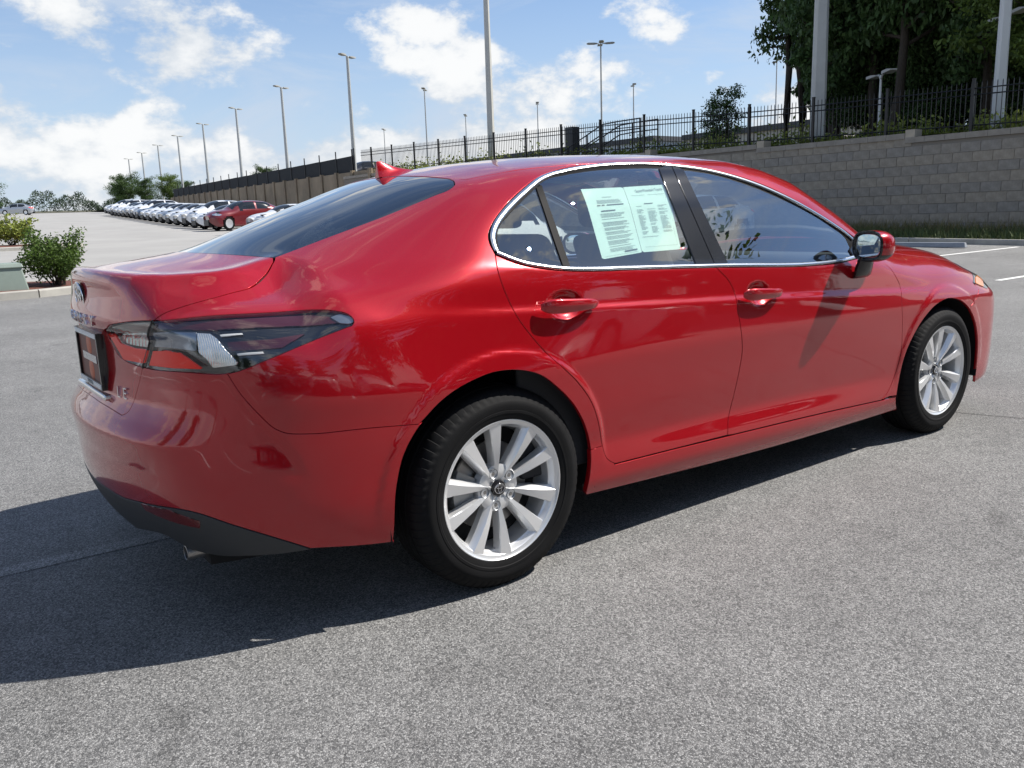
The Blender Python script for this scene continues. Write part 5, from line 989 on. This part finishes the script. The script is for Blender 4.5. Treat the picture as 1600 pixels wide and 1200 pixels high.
# dark screened fence on the brown wall
sf=empty('screened_fence',(24,48,4)); tag(sf,'fence hung with dark screen cloth on top of the brown wall','fence')
yy=48.
while yy<112:
    y1=yy+3.4; z0,z1=4.28+.009*(yy-48)-4,4.28+.009*(y1-48)-4; x0,x1=wallx(yy)-23.8,wallx(y1)-23.8
    b=MB(); b.hexa([(x0,yy-48,z0),(x0+.02,yy-48,z0),(x1+.02,y1-48,z1),(x1,y1-48,z1)],[(x0,yy-48,z0+1.0),(x0+.02,yy-48,z0+1.0),(x1+.02,y1-48,z1+.98),(x1,y1-48,z1+.98)]); b.build('screen_panel',MAT['screen_cloth'],sf,False)
    b=MB(); b.tube([(x0-.03,yy-48,z0-.1),(x0-.03,yy-48,z0+1.45)],.04,6); b.build('fence_post',MAT['fence_black'],sf); yy=y1
# ---- hedge plants along the wall top
def leaf_cloud(n,sampler,size,flat=.5):
    """n leaf quads; sampler returns (centre, outward)"""
    v=np.empty((n*4,3)); C_,O_=sampler(n)
    nr=RNG.normal(0,1,(n,3)); nr=nr/np.linalg.norm(nr,axis=1,keepdims=True)+O_*.6; nr/=np.linalg.norm(nr,axis=1,keepdims=True)
    a=np.cross(nr,RNG.normal(0,1,(n,3))); a/=np.linalg.norm(a,axis=1,keepdims=True); b=np.cross(nr,a); s=size*RNG.uniform(.55,1.25,(n,1))
    v[0::4]=C_-a*s; v[1::4]=C_-b*s*flat; v[2::4]=C_+a*s; v[3::4]=C_+b*s*flat
    return v,np.arange(n*4).reshape(n,4)
def leaf_obj(nm,v,f,mat,parent=None): 
    me=bpy.data.meshes.new(nm); me.from_pydata(v.tolist(),[],f.tolist()); me.update(); return new_obj(nm,me,mat,parent)
def hs(n):
    y=RNG.uniform(0,46,n); x=RNG.uniform(24.55,26.4,n); h=np.abs(RNG.normal(0,.2,n))*(1+.6*np.sin(y*1.7)+.5*np.sin(y*4.1+1)); z=3.05+.024*(y-8)+.05+h
    return np.stack([x,y,z],1),np.tile([0,0,1.],(n,1))
o=leaf_obj('ground_cover',*leaf_cloud(14000,hs,.085),MAT['leaf_hedge']); o['kind']='stuff'; tag(o,'yellow-green ground cover plants behind the fence on the block wall','plants')
# ---- trees
def tree_mesh(seed,H,R,base,nleaf,size,kind='broad',nb=26):
    r=np.random.default_rng(seed); tb=MB(); rad=H*.014+.06
    path=[(0,0,-.4)]; x=y=0
    for k in range(1,9):
        x+=r.normal(0,.012*H);y+=r.normal(0,.012*H); path.append((x,y,H*.95*k/8))
    tb.tube(path,[rad*(1-.85*k/8) for k in range(9)],7)
    tips=[]
    for i in range(nb):
        t=base+(1-base)*(i+.5)/nb*.97; k=t*.95*8/.95; k=min(7.9,t*8); i0=int(k); p=Vector(path[i0]).lerp(Vector(path[min(i0+1,8)]),k-i0)
        an=i*2.4+r.uniform(-.5,.5)
        if kind=='pine': L=R*(1.05-.8*(t-base)/(1-base))*r.uniform(.6,1.1); up=r.uniform(-.1,.25)
        else: L=R*math.sqrt(max(.08,1-((t-.62)/.55)**2))*r.uniform(.55,1.15); up=r.uniform(.1,.6)
        e=p+Vector((math.cos(an)*L,math.sin(an)*L,up*L)); mid_=p.lerp(e,.5)+Vector((0,0,-.05*L))
        tb.tube([p,mid_,e],[rad*.32*(1.1-t),rad*.2*(1.1-t)+.01,.012],5,False)
        for q in range(3): tips.append((p.lerp(e,.45+.27*q)+Vector(r.normal(0,.06*R,3)),L*.34+.25))
    tips=[(np.array(a),b) for a,b in tips]
    idx=r.integers(0,len(tips),nleaf); c=np.array([tips[i][0] for i in idx]); s=np.array([tips[i][1] for i in idx])[:,None]
    d=r.normal(0,1,(nleaf,3)); d/=np.linalg.norm(d,axis=1,keepdims=True); rr_=r.uniform(0,1,(nleaf,1))**.5; off=d*rr_*s*np.array([1,1,.62]); P=c+off
    v,f=leaf_cloud(nleaf,lambda n:(P,d*.8+np.array([0,0,.4])),size,.45)
    me=bpy.data.meshes.new('crown'); me.from_pydata(v.tolist(),[],f.tolist()); me.update()
    return tb.mesh('trunk',True,60),me
TM={}
def tree(kind,mesh,loc,rz,s,mat,label,cat='tree',group=None,sz=None):
    if (mesh,mat) not in TM:
        a,b_=TREES[mesh]; c=b_.copy(); c.materials.clear(); c.materials.append(MAT[mat]); TM[(mesh,mat)]=c
    t=empty(kind,loc,rz); t.scale=(s,s,sz or s); tag(t,label,cat,group)
    tr=new_obj('trunk',TREES[mesh][0],None,t); 
    if not TREES[mesh][0].materials: TREES[mesh][0].materials.append(MAT['bark'])
    new_obj('crown',TM[(mesh,mat)],None,t); return t
TREES={'tall1':tree_mesh(1,16,3.3,.18,15000,.17,'broad',44),'tall2':tree_mesh(2,17,2.7,.12,14000,.17,'broad',46),'tall3':tree_mesh(3,15,3.8,.22,15000,.18,'broad',40),'pine':tree_mesh(4,17,2.4,.30,9000,.16,'pine',40),'small':tree_mesh(5,4.2,1.0,.2,2600,.09,'broad',26),'round':tree_mesh(6,7,3.2,.10,17000,.13,'broad',34)}
tz=lambda y:wtop(min(y,60))
names=['tall1','tall2','tall3','pine']; lab='tall tree in the dense dark wood behind the picket fence'
spots=[(36,24.0,.92,3),(38,24.6,1.,3),(37,22.,1.0,1),(35,20.4,1.,2),(39,23.8,1.0,0),(36,18.6,1.05,1),(33,17.6,1.0,0),(38,17.,1.1,2),(34.5,15.4,1.1,1),(40,20,1.15,0),(33,13.4,1.,2),(38,13.0,1.1,1),(42,16,1.2,0),(35,11.0,1.05,0),(31,15.9,.95,2),(44,22,1.2,2),(46,18,1.25,1),(45,27.5,1.1,3),(43,27.,1.0,1),(31.5,19.4,.8,1),(48,12,1.2,0),(40,9,1.1,2),(34,7,1.,1),(52,24,1.25,2),(50,20,1.2,0),(37,6,1.1,0),(31,12.2,.8,0),(44,11,1.2,1),(47,15,1.2,2)]
for i,(x,y,s,k) in enumerate(spots): tree('tall_tree',names[k],(x,y-.4,tz(y)-.1),i*1.3,s*.78,'leaf_dark' if i%4 else 'leaf_mid',lab,group='trees of the dark wood',sz=s*1.22)
for i,(x,y,s) in enumerate(((28.6,9.5,.75),(29.6,8.4,.7),(28.4,8.6,.5))): tree('bright_tree','tall3',(x,y,tz(y)),i*2.,s,'leaf_bright','sunlit light-green tree at the edge of the dark wood','tree','sunlit trees at the wood edge')
tree('young_tree','small',(30,23.3,tz(22)),.4,.62,'leaf_mid','slim young tree with a thin crown behind the fence, farther from the wood'); tree('young_tree','small',(30,22.5,tz(21)),2.,.74,'leaf_dark','fuller young tree standing between the slim one and the wood')
# trees behind the screened fence and at the far end of the lot
def tl(n):
    x=RNG.uniform(-70,75,n); h=3.2+1.4*np.sin(x*.21)+.9*np.sin(x*.73+1)+.6*np.sin(x*1.9); z=RNG.uniform(0,1,n)**.7*h; y=236+RNG.uniform(0,7,n)
    return np.stack([x,y,5.7+z],1),np.tile([0,-.7,.5],(n,1))
o=leaf_obj('far_wood',*leaf_cloud(34000,tl,.24),MAT['leaf_far']); o['kind']='stuff'; tag(o,'dark band of distant woodland beyond the far end of the lot','wood')
for i,(x,y,s,m_,l) in enumerate(((-9.,160,1.75,'leaf_mid','leafy green tree at the far edge of the lot behind the lone silver SUV'),(13.5,190,1.35,'leaf_mid','broad rounded green tree in front of the distant woodland, by a lamp post'),(18.5,196,1.0,'leaf_dark','smaller dark tree beside the broad rounded one at the lot end'))): tree('far_tree','round',(x,y,gzf(y)),i,s,m_,l)
# ---- planted islands
def island(nm,pts,mat='mulch'):
    v=[(a,b_,gzf(b_)+.11) for a,b_ in pts]; c=np.mean(pts,axis=0); v.append((c[0],c[1],gzf(c[1])+.20)); n=len(pts)
    return structure(new_obj(nm,mesh_from(nm,v,[(i,(i+1)%n,n) for i in range(n)]),MAT[mat]))
isl=[(-6,11.9),(-2,12.15),(.6,12.5),(1.6,12.9),(2.0,13.6),(1.7,14.3),(.6,14.8),(-2,14.9),(-6,14.9)]
island('planting_bed',isl); kerb('kerb',[(-6,11.9),(-2.6,12.10)],.16,.13); kerb('kerb',[(-2.58,12.10),(-2,12.15),(.6,12.5)],.16,.13); kerb('kerb',[(.62,12.505),(1.6,12.9),(2.0,13.6),(1.7,14.3),(.6,14.8)],.16,.13); kerb('kerb',[(.58,14.8),(-2,14.9),(-6,14.9)],.16,.13)
isl2=[(-8,33.5),(0,32.2),(4.2,32.4),(5.2,33.2),(5.1,34.4),(4.,35.2),(0,35.8),(-8,36.4)]
island('planting_bed',isl2); kerb('kerb',isl2[:4],.18,.14); kerb('kerb',isl2[3:6],.18,.14); kerb('kerb',isl2[5:],.18,.14)
def bush(loc,R,H,n,size,label,mat='leaf_bush',seed=0):
    r=np.random.default_rng(seed+50); t=empty('bush',loc); tag(t,label,'bush'); b=MB(); tips=[]
    for i in range(22):
        an=i*2.4+r.uniform(-.3,.3); L=R*r.uniform(.35,1.); hh=H*r.uniform(.45,1.)*(1.08-.30*(L/R)**2)
        e=(math.cos(an)*L,math.sin(an)*L,hh); b.tube([(r.normal(0,.05),r.normal(0,.05),-.05),(e[0]*.45,e[1]*.45,hh*.5),e],[.013,.009,.004],4,False)
        for q in (.5,.72,.9,1.): tips.append((np.array(e)*np.array([q,q,q]) ,R*.20))
    b.build('stems',MAT['bark'],t); c=np.array([tips[i][0] for i in r.integers(0,len(tips),n)]); d=r.normal(0,1,(n,3)); d/=np.linalg.norm(d,axis=1,keepdims=True)
    P=c+d*(r.uniform(0,1,(n,1))**.6)*R*.27; P[:,2]=np.maximum(P[:,2],.05); leaf_obj('foliage',*leaf_cloud(n,lambda m:(P,d),size,.5),MAT[mat],t); return t
bush((1.02,13.2,gzf(13.2)+.12),.58,.98,6500,.030,'large airy green bush beside the green utility cabinet',seed=1)
bush((2.9,33.9,gzf(34)+.12),.85,1.25,2200,.07,'bright round bush at the tip of the farther planting bed','leaf_hedge',2)
bush((-.9,33.6,gzf(34)+.12),.75,1.0,1600,.07,'small bush behind the green cabinet in the farther planting bed',seed=3)
bush((-.35,13.9,gzf(14)+.12),.5,.62,1600,.036,'low bush behind the green utility cabinet',seed=4)
b=MB(); z=gzf(12.9)+.08; b.hexa([(-.42,12.72,z),(.52,12.72,z),(.52,13.25,z),(-.42,13.25,z)],[(-.40,12.78,z+.46),(.44,12.78,z+.46),(.44,13.2,z+.46),(-.40,13.2,z+.46)])
cb=bevel_obj(b.build('utility_cabinet',MAT['cabinet_green'],None,False),.02,2); tag(cb,'weathered green metal utility cabinet beside the large bush','cabinet')
b=MB(); b.hexa([(-.44,12.74,z+.40),(.48,12.74,z+.40),(.48,13.24,z+.40),(-.44,13.24,z+.40)],[(-.42,12.77,z+.475),(.455,12.77,z+.475),(.455,13.22,z+.475),(-.42,13.22,z+.475)]); bevel_obj(b.build('lid',MAT['cabinet_green'],cb,False),.015,2)
# ---- lamp posts
def lamp_post(loc,H,w,label,group=None,heads=2,rz=0.,mat='galv',square=False,top=True):
    t=empty('lamp_post',loc,rz); tag(t,label,'lamp post',group); b=MB()
    if square:
        a,c=w/2,w/2*.62; b.hexa([(-a,-a,-.5),(a,-a,-.5),(a,a,-.5),(-a,a,-.5)],[(-c,-c,H),(c,-c,H),(c,c,H),(-c,c,H)]); o=b.build('pole',MAT[mat],t,False); bevel_obj(o,w*.16,1)
    else: b.tube([(0,0,-.5),(0,0,H)],[w/2,w/2*.6],10); b.build('pole',MAT[mat],t)
    if top:
        for k in range(heads):
            an=math.pi*2*k/heads; ca,sa=math.cos(an),math.sin(an); b=MB(); b.tube([(0,0,H-.12),(ca*.16,sa*.16,H+.02),(ca*.3,sa*.3,H+.03)],.035,6); b.build('lamp_arm',MAT['lamp_grey'],t)
            b=MB(); v=[]
            for x_,hw,z0,z1 in ((.24,.10,.0,.05),(.45,.17,-.02,.07),(.85,.17,-.01,.08),(.98,.11,.02,.06)):
                for s_,q_ in ((-1,z0),(1,z0),(1,z1),(-1,z1)): 
                    p=(x_,s_*hw); v.append((p[0]*ca-p[1]*sa,p[0]*sa+p[1]*ca,H+q_))
            f=[(0,1,2,3),(15,14,13,12)]+[(i*4+k_,i*4+(k_+1)%4,i*4+4+(k_+1)%4,i*4+4+k_) for i in range(3) for k_ in range(4)]
            b.add(v,f); b.build('lamp_head',MAT['lamp_grey'],t,True,30)
    return t
ORD='first second third fourth fifth sixth seventh eighth ninth tenth eleventh twelfth thirteenth fourteenth fifteenth sixteenth seventeenth'.split()
for k in range(8):
    y=50+15*k; x=25.5+.105*(y-50); lamp_post((x,y,4.3+.009*(y-48)),7.4,.30,ORD[k]+' lamp post of the row on the brown wall, counted from the picket fence','lamp posts in a row along the brown wall',rz=.6)
for x,y,zt,w_,lab_,hd,mt in (
 (41.5,66.5,12.7,.16,'slim twin-head lamp post behind the picket fence, left of the tall grey pole',2,'galv'),
 (56.6,82.1,12.7,.16,'small distant twin-head lamp post just beside the tall grey pole',2,'galv'),
 (55.2,99.2,12.7,.16,'small distant lamp post where the screened fence meets the picket fence',2,'galv'),
 (41.6,43.0,12.7,.16,'lamp post with four heads standing behind the stair railings',4,'galv'),
 (58.2,56.3,12.7,.16,'twin-head lamp post over the low cream building',2,'galv'),
 (57.8,70.2,12.7,.16,'small twin-head lamp post beside the dark cabinet',2,'galv'),
 (59.8,41.6,12.7,.16,'white twin-head lamp post at the edge of the dark wood',2,'pole_white'),
 (26.7,9.4,6.5,.16,'white twin-head lamp post against the wood beside the tall white pole',2,'pole_white'),
 (26.1,13.0,5.3,.12,'short white twin-head lamp post against the dark wood',2,'pole_white')):
    z0=tz(y); lamp_post((x,y,z0),zt-z0,w_,lab_,None,hd,.9,mt)
lamp_post((25.6,34.4,3.6),12.5,.34,'tall grey round pole behind the picket fence reaching out of frame',mat='pole_concrete',square=True,rz=.45)
lamp_post((25.7,15.05,3.1),14,.50,'thick square concrete pole in front of the dark wood',mat='pole_concrete',square=True,rz=.75)
lamp_post((25.6,9.0,3.),14,.30,'tall white pole by the wood next to the twin-head lamp',mat='pole_white',square=True,rz=.75)
for x,y in ((-3.5,178),(8.2,182),(19,186)): lamp_post((x,y,gzf(y)),7.,.28,'thin lamp post at the far end of the lot','lamp posts at the lot end',rz=1.57)
for i,(x,y,s,m_) in enumerate(((30.8,134.9,0.62,'leaf_mid'),(32.0,129.0,0.5,'leaf_mid'),(33.7,122.9,0.52,'leaf_bright'),(33.7,115.5,0.36,'leaf_mid'),(32.5,84.4,0.34,'leaf_mid'),(30.9,139.8,0.5,'leaf_dark'))): tree('lot_tree','round',(x,y,4.4),i*1.1,s,m_,'green tree rising behind the dark screened fence','tree','trees behind the screened fence')
# ---- low building, cabinet and stair rails behind the fence
def building(nm,x0,x1,y0,y1,z0,z1,mat,label):
    t=empty(nm,((x0+x1)/2,(y0+y1)/2,z0)); tag(t,label,'building'); ox,oy=(x0+x1)/2,(y0+y1)/2; b=MB(); b.box(x0-ox,x1-ox,y0-oy,y1-oy,-.5,z1-z0); b.build('wall',MAT[mat],t,False)
    b=MB(); b.box(x0-ox-.25,x1-ox+.25,y0-oy-.25,y1-oy+.25,z1-z0,z1-z0+.38); b.build('roof',MAT['fascia'],t,False)
    n=int((y1-y0)/2.4)
    for i in range(n):
        b=MB(); y=y0-oy+(i+.5)*(y1-y0)/n; b.box(x0-ox-.03,x0-ox-.002,y-.05,y+.05,0,z1-z0); b.build('siding_seam',MAT['fascia' if mat!='siding_cream' else 'coping'],t,False)
    return t
building('warehouse',50,62,46,72,3.9,6.6,'siding','long low blue-grey metal warehouse behind the picket fence'); building('low_building',50,60,30,42.5,3.9,6.35,'siding_cream','low cream building with a dark roof edge behind the stair railings')
b=MB(); b.box(-.22,.22,-.25,.25,0,1.45); cb=b.build('equipment_cabinet',MAT['cabinet_dark'],None,False); cb.location=(25.3,27.6,3.6); tag(cb,'dark upright equipment cabinet behind the fence beside the stair railings','cabinet')
rail=empty('stair_railing',(25.0,24.5,3.6)); tag(rail,'black tubular stair railings climbing beside the picket fence','railing')
def rl(pts,r=.028): b=MB(); b.tube(pts,r,6); b.build('rail',MAT['fence_black'],rail)
for dx in (-.15,.9):
    for h in (.55,.95): rl([(dx,4.2,h-1.0),(dx,3.3,h-.6),(dx,.6,h+.35),(dx,-.2,h+.38),(dx,-1.7,h+.38)])
    for y,h0,h1 in ((4.2,-1.4,-.05),(2.9,-1.,.50),(1.6,-.6,.95),(.6,-.3,1.30),(-.2,-.2,1.33),(-1.7,-.2,1.33)): rl([(dx,y,h0),(dx,y,h1)],.03)
# ---- background cars (same body shape, simpler)
def lite_car():
    xs=np.r_[np.linspace(-1.0,-.85,4)[:-1],np.linspace(-.85,3.5,44),np.linspace(3.5,3.80,5)[1:]]; na=46
    an=np.linspace(-28,208,na); V=[]
    for x in xs:
        ca,sa=np.cos(np.radians(an)),np.sin(np.radians(an)); D=np.stack([0*ca,-ca,-sa],1); O=np.array([x,0,.62])-D*2.4; P,_=cast(O,D,0,9,60); P[:,2]=np.maximum(P[:,2],.19); V.append(P)
    V=np.array(V); nx=len(xs); fb=[];fg_=[]
    for i in range(nx-1):
        for k in range(na-1):
            q=(i*na+k,i*na+k+1,(i+1)*na+k+1,(i+1)*na+k); c=V.reshape(-1,3)[list(q)].mean(0); x,y,z=c; y=abs(y); belt=float(np.interp(x,GX,BZ))
            side=(z>belt+.015)&(z<1.355)&(x>.06)&(x<2.1)&(y>.60)&(not(.98<x<1.10))&(y<.86)
            rear=(-.62<x<.10)&(y<.50-.0*x)&(z>1.09); front=(1.66<x<2.5)&(y<.56+.10*(x-1.6))&(z>1.0)
            wh=min(math.hypot(x-0,z-.328),math.hypot(x-2.825,z-.328))<.375 and y>.6
            if wh: continue
            (fg_ if (side or rear or front) else fb).append(q)
    v=V.reshape(-1,3); cr=len(v); 
    fb.append(tuple(range(na))); fb.append(tuple(range((nx-1)*na+na-1,(nx-1)*na-1,-1)))
    return mesh_from('body',v,fb),mesh_from('windows',v,fg_)
LB,LG=lite_car(); pmat('car_glass',(.012,.015,.018),.06,spec=.7); LG.materials.append(MAT['car_glass'])
b=MB(); b.lathe([(.0,-.088),(.20,-.094),(.222,-.10)],28,'y'); LR=b.mesh('rim'); LR.materials.append(MAT['alloy'])
b=MB(); b.lathe([(.218,-.095),(.27,-.108),(.32,-.095),(.333,-.05),(.333,.09),(.25,.1)],32,'y'); LT=b.mesh('tire'); LT.materials.append(MAT['rubber'])
b=MB(); b.box(-.55,3.4,-.7,.7,.2,.9); LU=b.mesh('underbody',False); LU.materials.append(MAT['dark_void'])
for nm,c,mt in (('white',(.72,.73,.74),0.),('silver',(.42,.44,.46),.6),('darkred',(.16,.012,.016),.2),('blue',(.10,.13,.18),.3),('black',(.02,.02,.025),.2)): pmat('paint_'+nm,c,.3,mt,1.,.03)
HLm=panel_mesh('headlight',[hl_loop],(-.70,.65,-.2),.03,.003,0,0); TLm=panel_mesh('tail_light',[lamp_loop],DL,.03,.003,0,0); HLm.materials.append(MAT['reflector']); TLm.materials.append(MAT['lens_red'])
pmat('grille',(.015,.015,.017),.4); b=MB(); b.box(3.60,3.828,-.30,.30,.25,.52); GRm=b.mesh('grille',False); GRm.materials.append(MAT['grille'])
BODY={}
def bgcar(loc,rz,col,label,group=None,sz=(1,1,1),nm='parked_car',cat='car'):
    t=empty(nm,loc,rz); t.scale=sz; tag(t,label,cat,group)
    if col not in BODY: c=LB.copy(); c.materials.append(MAT['paint_'+col]); BODY[col]=c
    new_obj('body',BODY[col],None,t); new_obj('windows',LG,None,t); new_obj('underbody',LU,None,t); new_obj('grille',GRm,None,t)
    for s in (1,-1):
        for me,n_ in ((HLm,'headlight'),(TLm,'tail_light')): o=new_obj(n_,me,None,t); o.scale=(1,s,1)
        for x in (0,2.825):
            w_=empty('wheel',(x,-.80*s,.328),0 if s>0 else math.pi,t); new_obj('tire',LT,None,w_); new_obj('rim',LR,None,w_)
    return t
rowg='cars parked in a row below the brown wall'; seq=['white','white','white','white','silver','white','white','white','blue','white','white','silver','white','white','white','white','white']
def rowcar(y,col,label,group=None,sz=(1,1,1),**k):
    x=18.0+.115*(y-48); return bgcar((x,y,gzf(y)+.02),math.pi+.10,col,label,group,sz,**k)
rowcar(42.6,'white','white sedan parked next to the red SUV, on its near side').location.x+=1.5; rowcar(47.0,'darkred','dark red SUV parked in the row of white cars',None,(.97,1.0,1.16),nm='red_suv',cat='SUV')
lab_={'white':'white car in the row below the brown wall, beyond the red SUV','silver':'silver car in the row of white cars below the brown wall','blue':'dark blue car in the row of white cars below the brown wall'}
for i,c in enumerate(seq):
    y=50.2+3.15*i; tall=i in (1,9,10,14,16); rowcar(y,c,ORD[i]+' car beyond the red SUV in the row, '+{'white':'white','silver':'silver','blue':'dark blue'}[c],rowg,(1,1,1.17 if tall else 1.0))
bgcar((18.+.115*58+1.5,107,gzf(106)),math.pi+.15,'silver','silver pickup-height vehicle at the far end of the car row',None,(1.1,1.,1.22))
bgcar((18.3,141.1,gzf(141.1)+.02),2.75,'silver','lone silver SUV standing far across the lot',None,(.96,1.,1.17),nm='lone_suv',cat='SUV')
for i in range(9):
    y=58+3.0*i; bgcar((wallx(y)+6.5,y,3.9+.01*(y-48)),math.pi,('black','white','blue','black','silver','black','black','white','black')[i],'dark vehicle parked on the terrace behind the screened fence' if i not in (1,4,7) else 'light vehicle parked on the terrace behind the screened fence','vehicles on the terrace',(1,1,1.15))
# white cars seen through the red sedan's windows, and those behind the photographer
bgcar((19.6,14.35,gzf(14)),math.pi,'white','white sedan in the bay by the block wall, seen through the front door window'); bgcar((6.2,9.2,gzf(9)),.45,'white','white sedan standing across the aisle, seen through the rear door window')
for i,x in enumerate((-7.2,-4.5,-1.8,.9,3.6,6.3,9.0)): bgcar((x,-11.9,0),math.pi/2,('white','silver','white','white','blue','white','white')[i],'car parked in the bays behind the photographer','cars behind the photographer',(1,1,1.0 if i%3 else 1.16))
k=0
for x in np.arange(-34,36,4.3):
    tree('lot_edge_tree',names[k%3],(float(x),-21-3*math.sin(k*1.7),0),k*1.1,.55+.12*math.sin(k*2.3),'leaf_mid','leafy tree in the line behind the photographer','tree','trees behind the photographer'); k+=1
for i,(x,y) in enumerate(((-22,-14),(-26,-6),(-30,2),(-24,9))): tree('lot_edge_tree',names[i%3],(x,y,0),i,.6,'leaf_mid','leafy tree in the line behind the photographer','tree','trees behind the photographer')
for i,(x,y,s,m_) in enumerate(((3.5,-17,1.0,'tall3'),(8.5,-16.5,1.15,'tall2'),(13.5,-17.5,1.1,'tall1'),(19.5,-16,1.2,'tall2'),(25,-17,1.1,'tall3'))): tree('lot_edge_tree',m_,(x,y,0),i*1.7,s,'leaf_mid','taller tree just behind the cars at the photographer side','tree','taller trees behind the photographer')
for i in range(14):
    y=10.+.72*i; x=34.5+2.2*math.sin(i*2.1)+(2 if i%3 else 0); tree('understory_tree','round',(x,y,tz(y)),i*1.9,.62+.10*math.sin(i*1.3),'leaf_dark','low leafy tree filling the foot of the dark wood','tree','understory of the dark wood',sz=.80+.12*math.sin(i*2.7))
